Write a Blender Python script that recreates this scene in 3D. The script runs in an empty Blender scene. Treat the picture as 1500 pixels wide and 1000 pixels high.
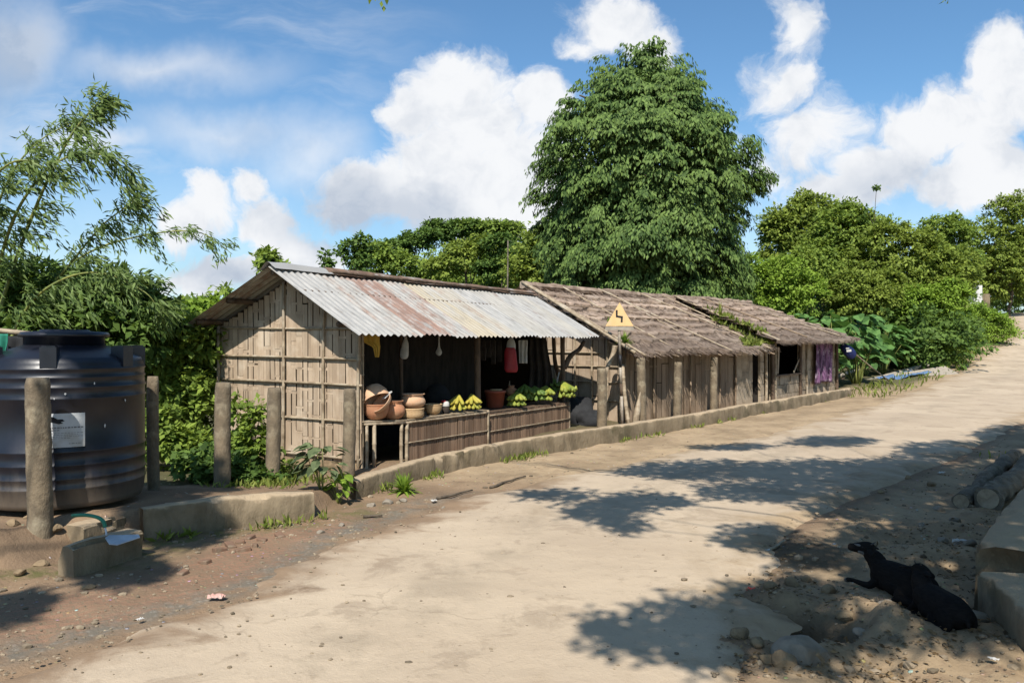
import bpy, math, random
import numpy as np
from math import sin, cos, pi, radians
from mathutils import Vector, Matrix
random.seed(7)
RNG = np.random.default_rng(11)
SC = bpy.context.scene
COL = SC.collection
F, EZ = 1155.0, 1.65            # focal length in photo pixels, eye height


def P(x, y, Y):                 # photo pixel at depth Y -> point in the place
    return np.array([(x - 750) / F * Y, Y, EZ + (500 - y) / F * Y])


def G(x, y, z=0.0):             # photo pixel on the plane at height z
    Y = (EZ - z) * F / (y - 500)
    return np.array([(x - 750) / F * Y, Y, z])


def A3(*v):
    return np.array(v, float)


def unit(v):
    v = np.asarray(v, float)
    return v / (np.linalg.norm(v, axis=-1, keepdims=True) + 1e-12)


# ------------------------------------------------------------------ noise
def _hash(ix, iy, iz, seed):
    h = (ix * 374761393 + iy * 668265263 + iz * 2147483647 + seed * 1274126177) & 0xffffffff
    h = ((h ^ (h >> 13)) * 1274126177) & 0xffffffff
    return ((h ^ (h >> 16)) & 0xffffff) / float(0xffffff)


def vnoise(x, y, z=0.0, seed=0):
    x, y, z = np.broadcast_arrays(np.asarray(x, float), np.asarray(y, float), np.asarray(z, float))
    ix, iy, iz = [np.floor(a).astype(np.int64) for a in (x, y, z)]
    fx, fy, fz = x - ix, y - iy, z - iz
    fx, fy, fz = [a * a * (3 - 2 * a) for a in (fx, fy, fz)]
    r = 0
    for a in (0, 1):
        for b in (0, 1):
            for c in (0, 1):
                w = (fx if a else 1 - fx) * (fy if b else 1 - fy) * (fz if c else 1 - fz)
                r = r + w * _hash(ix + a, iy + b, iz + c, seed)
    return r * 2 - 1


def fbm(x, y, z=0.0, seed=0, octv=4):
    r, a, s = 0, 0.5, 1.0
    for i in range(octv):
        r = r + a * vnoise(np.asarray(x) * s, np.asarray(y) * s, np.asarray(z) * s, seed + i * 17)
        a *= 0.5
        s *= 2.03
    return r


def sstep(a, b, x):
    t = np.clip((np.asarray(x, float) - a) / (b - a), 0, 1)
    return t * t * (3 - 2 * t)


# ------------------------------------------------------------------ mesh building
class MB:
    def __init__(s):
        s.v, s.f, s.n = [], [], 0

    def add(s, verts, faces):
        verts = np.asarray(verts, float).reshape(-1, 3)
        s.v.append(verts)
        n = s.n
        for f in faces:
            s.f.append([i + n for i in f])
        s.n += len(verts)

    def box(s, c, ax, ay, az):
        """box with centre c and half-extent vectors"""
        c, ax, ay, az = [np.asarray(q, float) for q in (c, ax, ay, az)]
        vs = [c + i * ax + j * ay + k * az for k in (-1, 1) for j in (-1, 1) for i in (-1, 1)]
        s.add(vs, [(0, 2, 3, 1), (4, 5, 7, 6), (0, 1, 5, 4), (2, 6, 7, 3), (0, 4, 6, 2), (1, 3, 7, 5)])

    def bar(s, a, b, w, t, n):
        """flat lath from a to b, width w, thickness t along normal n"""
        a, b, n = np.asarray(a, float), np.asarray(b, float), np.asarray(n, float)
        d = b - a
        side = unit(np.cross(d, n))
        nn = unit(np.cross(side, d))
        s.box((a + b) / 2, d / 2, side * w / 2, nn * t / 2)

    def tube(s, path, r, sides=8, cap=True, jit=0.0, seed=0):
        path = np.asarray(path, float)
        m = len(path)
        r = np.broadcast_to(np.asarray(r, float), (m,))
        tan = np.gradient(path, axis=0)
        tan = unit(tan)
        ref = A3(0, 0, 1) if abs(tan[0][2]) < 0.9 else A3(1, 0, 0)
        e1 = unit(np.cross(tan[0], ref))
        vs = []
        ang = np.arange(sides) / sides * 2 * pi
        for i in range(m):
            e1 = unit(e1 - tan[i] * np.dot(e1, tan[i]))
            e2 = np.cross(tan[i], e1)
            rr = r[i]
            if jit:
                rr = r[i] * (1 + jit * vnoise(np.cos(ang) * 1.5 + i * 0.35, np.sin(ang) * 1.5, i * 0.5, seed))
                rr = rr[:, None]
            vs.append(path[i] + rr * (np.cos(ang)[:, None] * e1 + np.sin(ang)[:, None] * e2))
        fs = []
        for i in range(m - 1):
            for k in range(sides):
                k2 = (k + 1) % sides
                fs.append((i * sides + k, i * sides + k2, (i + 1) * sides + k2, (i + 1) * sides + k))
        if cap:
            fs.append(tuple(range(sides - 1, -1, -1)))
            fs.append(tuple((m - 1) * sides + k for k in range(sides)))
        s.add(np.vstack(vs), fs)

    def bamboo(s, a, b, r, sides=8, node=0.32, bend=0.0, seed=0):
        a, b = np.asarray(a, float), np.asarray(b, float)
        L = np.linalg.norm(b - a)
        rs = random.Random(seed)
        ts, q = [0.0], rs.uniform(.05, node)
        rad = [1.0]
        while q < L - .03:
            for dq, rr in ((-.012, 1.0), (0, 1.17), (.012, 1.0)):
                ts.append((q + dq) / L)
                rad.append(rr)
            q += node * rs.uniform(.8, 1.2)
        ts.append(1.0)
        rad.append(.95)
        ts = np.array(ts)
        off = unit(np.cross(b - a, A3(.3, .4, .86))) * bend * rs.choice((-1, 1))
        path = a + (b - a) * ts[:, None] + np.sin(ts * pi)[:, None] * off
        s.tube(path, np.array(rad) * r, sides)

    def lathe(s, prof, c=(0, 0, 0), seg=28, rot=None, jit=0.0, seed=0):
        prof = np.asarray(prof, float)
        ang = np.arange(seg) / seg * 2 * pi
        m = len(prof)
        R = np.repeat(prof[:, :1], seg, 1)
        Z = np.repeat(prof[:, 1:2], seg, 1)
        if jit:
            R = R * (1 + jit * vnoise(np.cos(ang)[None] * 1.2 + 3, np.sin(ang)[None] * 1.2, Z * 6, seed))
        vs = np.stack([R * np.cos(ang), R * np.sin(ang), Z], -1).reshape(-1, 3)
        if rot is not None:
            vs = vs @ np.array(rot).T
        vs = vs + np.asarray(c, float)
        fs = []
        for i in range(m - 1):
            for k in range(seg):
                k2 = (k + 1) % seg
                fs.append((i * seg + k, i * seg + k2, (i + 1) * seg + k2, (i + 1) * seg + k))
        if prof[0, 0] > 1e-4:
            fs.append(tuple(range(seg - 1, -1, -1)))
        if prof[-1, 0] > 1e-4:
            fs.append(tuple((m - 1) * seg + k for k in range(seg)))
        s.add(vs, fs)

    def grid(s, V):
        """V: (n,m,3)"""
        n, m = V.shape[:2]
        fs = [(i * m + j, i * m + j + 1, (i + 1) * m + j + 1, (i + 1) * m + j) for i in range(n - 1) for j in range(m - 1)]
        s.add(V.reshape(-1, 3), fs)

    def ellipsoid(s, c, r, rot=None, u=20, w=12, nz=0.0, seed=0, nf=3.0):
        th = np.linspace(0, pi, w)
        ang = np.arange(u) / u * 2 * pi
        T, Aa = np.meshgrid(th, ang, indexing='ij')
        vs = np.stack([np.sin(T) * np.cos(Aa), np.sin(T) * np.sin(Aa), -np.cos(T)], -1).reshape(-1, 3)
        if nz:
            vs = vs * (1 + nz * fbm(vs[:, 0] * nf * .5, vs[:, 1] * nf * .5, vs[:, 2] * nf * .5, seed, 3))[:, None]
        vs = vs * np.asarray(r, float)
        if rot is not None:
            vs = vs @ np.array(rot).T
        vs = vs + np.asarray(c, float)
        fs = []
        for i in range(w - 1):
            for k in range(u):
                k2 = (k + 1) % u
                fs.append((i * u + k, i * u + k2, (i + 1) * u + k2, (i + 1) * u + k))
        s.add(vs, fs)

    def rock(s, c, r, seed=0, amp=.35, n=3):
        rs = np.random.default_rng(seed)
        import bmesh as _b
        bm = _b.new()
        _b.ops.create_icosphere(bm, subdivisions=n, radius=1)
        vs = np.array([v.co[:] for v in bm.verts])
        fs = [[v.index for v in f.verts] for f in bm.faces]
        bm.free()
        # cut by random planes -> chipped stone
        for k in range(9):
            d = unit(rs.normal(size=3))
            lim = rs.uniform(.6, .9)
            pr = vs @ d
            vs = vs - np.outer(np.maximum(pr - lim, 0), d)
        vs = vs * (1 + amp * .3 * fbm(vs[:, 0] * 2 + seed, vs[:, 1] * 2, vs[:, 2] * 2, seed, 3))[:, None]
        s.add(vs * np.asarray(r, float) + np.asarray(c, float), fs)

    def arrays(s):
        return np.vstack(s.v), s.f


def mesh_from(name, verts, faces, smooth=False):
    me = bpy.data.meshes.new(name)
    verts = np.asarray(verts, np.float32)
    ls = np.array([len(f) for f in faces], np.int32)
    loops = np.fromiter((i for f in faces for i in f), np.int32, int(ls.sum()))
    me.vertices.add(len(verts))
    me.vertices.foreach_set('co', verts.ravel())
    me.loops.add(len(loops))
    me.loops.foreach_set('vertex_index', loops)
    me.polygons.add(len(ls))
    st = np.zeros(len(ls), np.int32)
    st[1:] = np.cumsum(ls)[:-1]
    me.polygons.foreach_set('loop_start', st)
    me.update(calc_edges=True)
    me.validate()
    me.polygons.foreach_set('use_smooth', np.full(len(me.polygons), bool(smooth)))
    return me


def quads_mesh(name, V):
    """V (N,4,3) separate quads"""
    n = len(V)
    me = bpy.data.meshes.new(name)
    me.vertices.add(n * 4)
    me.vertices.foreach_set('co', np.asarray(V, np.float32).ravel())
    me.loops.add(n * 4)
    me.loops.foreach_set('vertex_index', np.arange(n * 4, dtype=np.int32))
    me.polygons.add(n)
    me.polygons.foreach_set('loop_start', np.arange(0, n * 4, 4, dtype=np.int32))
    me.update(calc_edges=True)
    return me


def obj(name, mb, mat, parent=None, smooth=False, loc=None):
    """mb in world coordinates -> one object; with a parent it keeps its world place"""
    if isinstance(mb, MB):
        v, f = mb.arrays()
        me = mesh_from(name, v, f, smooth)
    elif isinstance(mb, np.ndarray):
        me = quads_mesh(name, mb)
    else:
        me = mb
    if mat is not None:
        me.materials.append(mat)
    o = bpy.data.objects.new(name, me)
    COL.objects.link(o)
    off = np.zeros(3)
    if parent is not None:
        o.parent = parent
        q = parent
        while q is not None:
            off = off + np.array(q.location[:])
            q = q.parent
    elif loc is not None:
        off = np.asarray(loc, float)
        o.location = off
    if np.any(off):
        me.transform(Matrix.Translation(Vector(-off)))
    return o


def tag(o, label=None, cat=None, group=None, kind=None):
    if label: o['label'] = label
    if cat: o['category'] = cat
    if group: o['group'] = group
    if kind: o['kind'] = kind
    return o


def thing(name, label, cat, loc, group=None):
    o = bpy.data.objects.new(name, None)
    o.empty_display_size = .1
    COL.objects.link(o)
    o.location = Vector(np.asarray(loc, float))
    return tag(o, label, cat, group)


def copy_tree(o, loc, rz=None, scale=None, label=None):
    c = o.copy()
    COL.objects.link(c)
    c.location = Vector(np.asarray(loc, float))
    if rz is not None: c.rotation_euler = (0, 0, rz)
    if scale is not None: c.scale = scale
    if label: c['label'] = label

    def rec(a, b):
        for ch in [q for q in list(bpy.data.objects) if q.parent is a]:
            d = ch.copy()
            COL.objects.link(d)
            d.parent = b
            rec(ch, d)
    rec(o, c)
    return c


# ------------------------------------------------------------------ materials
def nodes_of(name):
    m = bpy.data.materials.new(name)
    m.use_nodes = True
    nt = m.node_tree
    return m, nt, nt.nodes['Principled BSDF'], nt.nodes['Material Output']


class NT:
    """small helper to write node graphs"""
    def __init__(s, nt):
        s.nt = nt

    def new(s, t, **kw):
        n = s.nt.nodes.new(t)
        for k, v in kw.items():
            setattr(n, k, v)
        return n

    def link(s, a, b):
        s.nt.links.new(a, b)

    def put(s, sock, val):
        if hasattr(val, 'is_output'):
            s.link(val, sock)
        elif isinstance(val, (tuple, list)) and len(val) == 3 and sock.type == 'RGBA':
            sock.default_value = (*val, 1)
        else:
            sock.default_value = val

    def noise(s, vec, scale, detail=4, rough=.55, dist=0.0):
        n = s.new('ShaderNodeTexNoise')
        n.inputs['Scale'].default_value = scale
        n.inputs['Detail'].default_value = detail
        n.inputs['Roughness'].default_value = rough
        n.inputs['Distortion'].default_value = dist
        if vec is not None: s.link(vec, n.inputs['Vector'])
        return n.outputs['Fac']

    def math(s, op, a, b=0.0, c=None, clamp=False):
        n = s.new('ShaderNodeMath', operation=op, use_clamp=clamp)
        s.put(n.inputs[0], a)
        s.put(n.inputs[1], b)
        if c is not None: s.put(n.inputs[2], c)
        return n.outputs[0]

    def vmath(s, op, a, b=None, out=0):
        n = s.new('ShaderNodeVectorMath', operation=op)
        s.put(n.inputs[0], a)
        if b is not None: s.put(n.inputs[1], b)
        return n.outputs[out]

    def ramp(s, fac, a, b):
        n = s.new('ShaderNodeMapRange', interpolation_type='SMOOTHSTEP')
        s.put(n.inputs['Value'], fac)
        n.inputs['From Min'].default_value = a
        n.inputs['From Max'].default_value = b
        return n.outputs['Result']

    def mix(s, fac, a, b, mode='MIX'):
        n = s.new('ShaderNodeMix', data_type='RGBA', blend_type=mode)
        s.put(n.inputs[0], fac)
        s.put(n.inputs[6], a)
        s.put(n.inputs[7], b)
        return n.outputs[2]

    def attr(s, name):
        n = s.new('ShaderNodeAttribute', attribute_name=name)
        return n.outputs['Fac']

    def bump(s, h, strength, dist, bsdf):
        n = s.new('ShaderNodeBump')
        n.inputs['Strength'].default_value = strength
        n.inputs['Distance'].default_value = dist
        s.link(h, n.inputs['Height'])
        s.link(n.outputs[0], bsdf.inputs['Normal'])


KA = .74              # albedo scale that goes with the exposure


def M(name, c1, c2, scale=5.0, rough=.85, bump=.3, dist=.01, stretch=(1, 1, 1), island=0.0, c3=None, s3=1.3,
      metal=0.0, spec=.3, lo=.35, hi=.65, coord='Object', lit_dust=None):
    m, nt, bs, out = nodes_of(name)
    n = NT(nt)
    if coord == 'World':
        vec = n.new('ShaderNodeNewGeometry').outputs['Position']
    else:
        vec = n.new('ShaderNodeTexCoord').outputs['Object']
    v2 = n.vmath('MULTIPLY', vec, tuple(stretch))
    f = n.noise(v2, scale, 6, .6)
    col = n.mix(n.ramp(f, lo, hi), c1, c2)
    if c3 is not None:
        f3 = n.noise(vec, s3, 4, .6)
        col = n.mix(n.ramp(f3, .5, .68), col, c3)
    if island:
        r = n.new('ShaderNodeNewGeometry').outputs['Random Per Island']
        k = n.math('MULTIPLY_ADD', r, 2 * island, 1 - island)
        col = n.mix(1.0, col, k, 'MULTIPLY')
    col = n.mix(1.0, col, (KA, KA, KA), 'MULTIPLY')
    if lit_dust is not None:            # dry earth on upward faces, also painting in their brighter light
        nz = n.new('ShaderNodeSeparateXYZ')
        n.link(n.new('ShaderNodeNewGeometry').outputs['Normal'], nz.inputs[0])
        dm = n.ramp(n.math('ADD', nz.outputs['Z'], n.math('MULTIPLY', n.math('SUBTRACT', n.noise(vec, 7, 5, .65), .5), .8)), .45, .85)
        col = n.mix(dm, col, lit_dust)
    n.link(col, bs.inputs['Base Color'])
    bs.inputs['Roughness'].default_value = rough
    bs.inputs['Metallic'].default_value = metal
    bs.inputs['Specular IOR Level'].default_value = spec
    if bump:
        n.bump(n.noise(v2, scale * 3, 8, .65), bump, dist, bs)
    return m


def leaf_mat(name, c1, c2, trans=.35, rough=.5, vary=.45, s=.8, spec=.35):
    """c1..c2 leaf colours vary per leaf and in soft patches"""
    m, nt, bs, out = nodes_of(name)
    n = NT(nt)
    g = n.new('ShaderNodeNewGeometry')
    r = g.outputs['Random Per Island']
    pos = g.outputs['Position']
    f = n.math('ADD', n.math('MULTIPLY', n.noise(pos, s, 2), .9), n.math('MULTIPLY', r, .55))
    col = n.mix(n.ramp(f, .35, 1.05), c1, c2)
    k = n.math('MULTIPLY', n.math('MULTIPLY_ADD', r, vary, 1 - vary * .5), KA)
    col = n.mix(1.0, col, k, 'MULTIPLY')
    n.link(col, bs.inputs['Base Color'])
    bs.inputs['Roughness'].default_value = rough
    bs.inputs['Specular IOR Level'].default_value = spec
    tr = n.new('ShaderNodeBsdfTranslucent')
    tc = n.mix(.5, col, (c2[0] * 1.1, c2[1] * 1.1, c2[2] * .45))
    n.link(tc, tr.inputs['Color'])
    mx = n.new('ShaderNodeMixShader')
    mx.inputs[0].default_value = trans
    n.link(bs.outputs[0], mx.inputs[1])
    n.link(tr.outputs[0], mx.inputs[2])
    n.link(mx.outputs[0], out.inputs['Surface'])
    return m


# materials of the place
MT = {}
MT['bamboo_mat'] = M('split_bamboo', (.55, .425, .305), (.43, .32, .22), 7, .85, .35, .003, (1, 1, .35), .13, (.62, .505, .38), 1.8)
MT['bamboo_dark'] = M('weathered_bamboo', (.34, .25, .17), (.22, .155, .10), 7, .85, .4, .006, (1, 1, .2), .22, (.33, .25, .17), 1.5)
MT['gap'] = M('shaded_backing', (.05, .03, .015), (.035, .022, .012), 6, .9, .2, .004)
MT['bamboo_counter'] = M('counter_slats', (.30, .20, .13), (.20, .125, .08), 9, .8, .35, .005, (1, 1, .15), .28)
MT['shade_soot'] = M('shaded_sooty_black', (.04, .033, .027), (.018, .015, .013), 9, .9, .3, .006, (1, 1, .25), .3)  # near-black: interior shade in the wall colour; soot on the black pot
MT['pole'] = M('bamboo_pole', (.44, .355, .245), (.28, .21, .14), 12, .6, .2, .004, (1, 1, 1), .2, (.5, .43, .33), 2)
MT['pole_dark'] = M('dark_timber', (.17, .115, .075), (.09, .06, .04), 10, .75, .3, .004, (1, 1, .3), .2)
MT['post'] = M('weathered_post', (.26, .20, .13), (.16, .125, .085), 9, .9, .8, .02, (1, 1, .6), 0, (.36, .30, .205), 4)
MT['thatch'] = M('dry_thatch', (.37, .28, .215), (.235, .17, .128), 7, .95, .5, .01, (1, 1, 1), .45, (.44, .35, .275), 1.1)
MT['mud_panel'] = M('woven_panel', (.52, .42, .30), (.40, .31, .21), 5, .9, .5, .006, (1, 1, 1), .12, (.30, .235, .16), 2.5)
MT['clay'] = M('fired_clay', (.60, .29, .16), (.50, .225, .12), 4, .75, .15, .004, (1, 1, 1), 0, (.56, .32, .19), 5)
MT['clay_pale'] = M('pale_fired_clay', (.72, .46, .29), (.62, .36, .21), 5, .8, .15, .004, (1, 1, 1), 0, (.64, .44, .29), 6)
MT['wicker'] = M('wicker', (.66, .46, .26), (.48, .31, .16), 30, .8, .4, .006, (1, 1, 6), .1)
MT['concrete'] = M('rough_concrete', (.29, .225, .145), (.19, .145, .09), 4, .92, .8, .03, (1, 1, .5), 0, (.13, .105, .06), 1.8, lit_dust=(.36, .275, .18))
MT['stone'] = M('stone', (.27, .23, .18), (.17, .145, .11), 6, .9, .5, .02, (1, 1, 1), .25)
MT['bark'] = M('bark', (.16, .125, .09), (.08, .062, .045), 9, .95, .8, .03, (1, 1, .2), 0)
MT['bark_pale'] = M('pale_bark', (.24, .20, .15), (.13, .11, .08), 7, .95, .9, .04, (1, 1, 1), 0, (.30, .26, .20), 5)
MT['culm'] = M('bamboo_culm', (.30, .30, .08), (.20, .24, .07), 6, .5, .1, .004, (1, 1, .4), .15)
MT['soil'] = M('earth_clod', (.27, .195, .115), (.17, .12, .07), 8, .95, .7, .02, (1, 1, 1), .25)
MT['black_plastic'] = None
MT['goat'] = M('black_goat_hair', (.009, .008, .008), (.016, .014, .013), 30, .85, .4, .004, (1, 1, 4), 0, spec=.08)
MT['goat_grey'] = M('grey_goat_hair', (.16, .155, .15), (.09, .085, .08), 24, .7, .3, .003)
MT['horn'] = M('horn_hoof', (.05, .045, .04), (.09, .08, .07), 20, .5, .1, .002)
# ------------------------------------------------------------------ camera, light, sky
cam = bpy.data.cameras.new('camera')
cam.sensor_width = 36
cam.lens = 36 * F / 1500
cam.clip_end = 3000
co = bpy.data.objects.new('camera', cam)
COL.objects.link(co)
co.location = (0, 0, EZ)
co.rotation_euler = (pi / 2, 0, 0)
SC.camera = co

SUN_EL, SUN_AZ = 48.0, 7.0       # light travels towards this azimuth (degrees right of +Y)
SD = A3(sin(radians(SUN_AZ)) * cos(radians(SUN_EL)), cos(radians(SUN_AZ)) * cos(radians(SUN_EL)), -sin(radians(SUN_EL)))
sl = bpy.data.lights.new('sun', 'SUN')
sl.energy = 5.0
sl.angle = radians(.55)
sl.color = (1, .945, .86)
so = bpy.data.objects.new('sun', sl)
COL.objects.link(so)
so.rotation_euler = Vector(SD).to_track_quat('-Z', 'Y').to_euler()
so.location = (-3, -12, 16)

w = bpy.data.worlds.new('World')
SC.world = w
w.use_nodes = True
nt = w.node_tree
n = NT(nt)
bg = nt.nodes['Background']
sky = n.new('ShaderNodeTexSky', sky_type='NISHITA')
sky.sun_disc = False
sky.sun_elevation = radians(SUN_EL)
sky.sun_rotation = radians(180 + SUN_AZ)
sky.air_density = 1.0
sky.dust_density = .6
sky.ozone_density = 1.6
d = n.new('ShaderNodeTexCoord').outputs['Generated']
sx = n.new('ShaderNodeSeparateXYZ')
n.link(d, sx.inputs[0])
yy = n.math('MAXIMUM', n.math('ABSOLUTE', sx.outputs['Y']), .08)
u_ = n.math('DIVIDE', sx.outputs['X'], yy)
v_ = n.math('DIVIDE', sx.outputs['Z'], yy)
cb = n.new('ShaderNodeCombineXYZ')
n.link(u_, cb.inputs[0])
n.link(v_, cb.inputs[1])
p = cb.outputs[0]
# billow the outline: warp by noise of two sizes
def warp(p, sc, amt, det):
    t = n.new('ShaderNodeTexNoise')
    t.inputs['Scale'].default_value = sc
    t.inputs['Detail'].default_value = det
    t.inputs['Roughness'].default_value = .6
    n.link(p, t.inputs['Vector'])
    q = n.vmath('SUBTRACT', t.outputs['Color'], (.5, .5, .5))
    q = n.vmath('MULTIPLY', q, (amt, amt, 0))
    return n.vmath('ADD', p, q)
pw = warp(warp(p, 6, .10, 2), 22, .045, 4)
def blobs(lst, pv):
    acc = None
    for (x, y, rx, ry, k) in lst:
        q = n.vmath('SUBTRACT', pv, ((x - 750) / F, (500 - y) / F, 0))
        q = n.vmath('MULTIPLY', q, (F / rx, F / ry, 0))
        L = n.vmath('LENGTH', q, out=1)
        e = n.math('MULTIPLY', n.math('SUBTRACT', 1.0, L), k)
        acc = e if acc is None else n.math('SMOOTH_MAX', acc, e, .12)
    return acc
cum = blobs([(655, 140, 75, 60, 1), (600, 170, 62, 48, 1), (700, 175, 110, 80, 1), (790, 150, 50, 55, .9), (650, 240, 120, 80, 1),
             (760, 250, 130, 90, 1), (560, 290, 130, 62, .9), (700, 310, 190, 60, 1), (295, 300, 55, 52, 1), (262, 330, 50, 40, .9),
             (390, 330, 58, 55, 1), (440, 372, 80, 45, 1), (330, 400, 120, 40, .8), (370, 280, 34, 26, .8),
             (900, 30, 85, 52, .9), (960, 62, 60, 34, .8), (850, 60, 45, 30, .6), (1160, 40, 40, 60, .55), (1150, 120, 60, 60, .6), (1200, 200, 75, 70, .65), (1130, 250, 70, 50, .4),
             (1340, 210, 85, 60, 1), (1420, 190, 95, 70, 1), (1480, 130, 70, 85, 1), (1290, 250, 80, 50, .9), (1440, 270, 130, 60, 1), (1470, 60, 50, 38, .7),
             (1230, 285, 120, 45, .7), (1060, 250, 60, 60, .3), (-300, 200, 200, 120, 1), (1900, 220, 260, 140, 1), (-700, 300, 220, 90, 1)], pw)
fine = n.noise(pw, 19, 8, .64)
cum = n.math('ADD', cum, n.math('MULTIPLY', n.math('SUBTRACT', fine, .5), 1.05))
front = n.ramp(sx.outputs['Y'], -.05, .12)
cmask = n.math('MULTIPLY', n.ramp(cum, -.07, .42), front)
# thin high cloud in streaks that run down to the right
st = n.new('ShaderNodeMapping')
st.inputs['Rotation'].default_value = (0, 0, radians(22))
st.inputs['Scale'].default_value = (1.6, 6.5, 1)
n.link(warp(p, 4, .12, 3), st.inputs[0])
cir = n.noise(st.outputs[0], 1.5, 7, .62)
cir = n.math('MULTIPLY', n.ramp(cir, .43, .78), .60)
pws = warp(p, 5, .16, 5)
cw = blobs([(30, 60, 110, 110, 1), (-60, 160, 130, 90, 1), (120, 215, 150, 34, .8), (330, 210, 220, 60, .55), (250, 110, 220, 60, .6), (450, 240, 120, 80, .6)], pws)
soft = n.math('MULTIPLY', n.ramp(cw, -.10, .85), .78)
hz = n.ramp(v_, .34, -.02)
thin = n.math('MAXIMUM', n.math('MULTIPLY', cir, n.ramp(u_, -.02, -.35)), soft)
thin = n.math('MAXIMUM', thin, n.math('MULTIPLY', hz, .42))
mask = n.math('MAXIMUM', cmask, n.math('MULTIPLY', thin, n.math('MULTIPLY_ADD', front, .8, .2)))
# cumulus body: white heads, blue-grey bases and folds
fold = n.noise(warp(p, 10, .05, 3), 13, 5, .6)
base = blobs([(500, 310, 110, 60, 1), (560, 330, 150, 50, 1), (330, 400, 140, 36, .8), (20, 70, 90, 110, 1), (1290, 270, 110, 40, .5)], pws)
sh = n.math('ADD', n.math('MULTIPLY', n.ramp(base, -.2, .7), .75), n.math('MULTIPLY', n.ramp(fold, .42, .72), .42), clamp=True)
ccol = n.mix(sh, (.93, .945, .97), (.50, .57, .68))
skyc = n.mix(1.0, sky.outputs[0], (.83, 1.15, 1.31), 'MULTIPLY')
SKY_K = 0.082
ccol = n.vmath('SCALE', ccol)
ccol.node.inputs['Scale'].default_value = 1.0 / SKY_K / 2 ** .5
final = n.mix(mask, skyc, ccol)
n.link(final, bg.inputs['Color'])
bg.inputs['Strength'].default_value = SKY_K

SC.view_settings.view_transform = 'Standard'
SC.view_settings.look = 'None'
SC.view_settings.exposure = 0.5
SC.view_settings.gamma = 1
SC.cycles.max_bounces = 6
SC.cycles.diffuse_bounces = 3
SC.cycles.transmission_bounces = 3

# ------------------------------------------------------------------ terrain
WALL = np.array([(-9, 3.2), (-6, 4.4), (-3.45, 5.72), (-3.06, 6.6), (-1.89, 7.46), (-1.72, 8.35), (-1.08, 9.65), (-.28, 10.9), (.84, 12.1), (3.22, 14.9), (5.85, 18.3), (9.95, 23.2)])
RL = np.array([(-4.6, .5), (-3.3, 2.6), (-2.5, 3.8), (-1.82, 5.0), (-1.49, 6.35), (-.97, 7.47), (-.22, 8.66), (1.37, 10.6), (4.1, 13.6), (7.2, 17.6), (10.5, 22), (17.45, 31), (22.1, 37), (27.8, 44), (32, 50), (36.3, 57), (41.1, 66), (44, 76)])
RR = np.array([(2.2, 0), (1.05, 2.4), (1.15, 3.5), (1.40, 4.5), (1.9, 5.6), (2.5, 6.9), (3.3, 8.0), (4.8, 9.6), (7.4, 12.4), (10.4, 16), (14, 20), (21, 28.5), (26, 34.5), (31.8, 41.5), (36.3, 48), (41, 55), (46, 65), (49, 76)])


def resample(pts, k):
    n_ = len(pts)
    t = np.linspace(0, n_ - 1, k)
    i = np.clip(t.astype(int), 0, n_ - 2)
    f = (t - i)[:, None]
    p0, p1, p2, p3 = pts[np.clip(i - 1, 0, n_ - 1)], pts[i], pts[i + 1], pts[np.clip(i + 2, 0, n_ - 1)]
    return .5 * (2 * p1 + (p2 - p0) * f + (2 * p0 - 5 * p1 + 4 * p2 - p3) * f ** 2 + (3 * p1 - p0 - 3 * p2 + p3) * f ** 3)


RLs, RRs = resample(RL, 700), resample(RR, 700)
RC, RW = (RLs + RRs) / 2, np.linalg.norm(RLs - RRs, axis=1) / 2


def road_q(x, y):
    """0 on the road's centre, 1 on its edge, >1 outside; sign of side: -1 left"""
    x, y = np.asarray(x, float).ravel(), np.asarray(y, float).ravel()
    q = np.zeros(len(x))
    sd = np.zeros(len(x))
    for a in range(0, len(x), 20000):
        X, Y = x[a:a + 20000, None], y[a:a + 20000, None]
        d2 = (X - RC[None, :, 0]) ** 2 + (Y - RC[None, :, 1]) ** 2
        j = d2.argmin(1)
        q[a:a + 20000] = np.sqrt(d2.min(1)) / RW[j]
        ax = unit(RRs[j] - RLs[j])
        sd[a:a + 20000] = np.sign((X[:, 0] - RC[j, 0]) * ax[:, 0] + (Y[:, 0] - RC[j, 1]) * ax[:, 1])
    return q, sd


def terr(x, y):
    x, y = np.asarray(x, float), np.asarray(y, float)
    s = .51 * x + .86 * y
    z = np.interp(s, [-50, 0, 21, 24.3, 30, 35.6, 43.1, 52, 59.3, 67.5, 77.7, 90, 400], [0, 0, 0, .04, .18, .39, .82, 1.38, 1.95, 2.68, 3.7, 4.4, 5])
    z = z + 5.6 * np.exp(-((x - 1) / 13) ** 2 - ((y - 62) / 13) ** 2)
    z = z + 2.5 * np.exp(-((x - 19) / 8) ** 2 - ((y - 50) / 9) ** 2)
    z = z - 3.0 * sstep(-5.5, -15, x) * sstep(9, 16, y)
    xw = np.interp(y, WALL[:, 1], WALL[:, 0])
    th = np.interp(y, [3, 6, 7.5, 8.4, 9.6, 11], [.12, .24, .22, .10, .05, .03])
    wid = np.interp(y, [5.0, 5.7, 6.2, 6.6], [.9, .40, .35, .10])
    return z + th * sstep(-.02, 1, (xw - x) / wid) * (y < 24)


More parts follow.
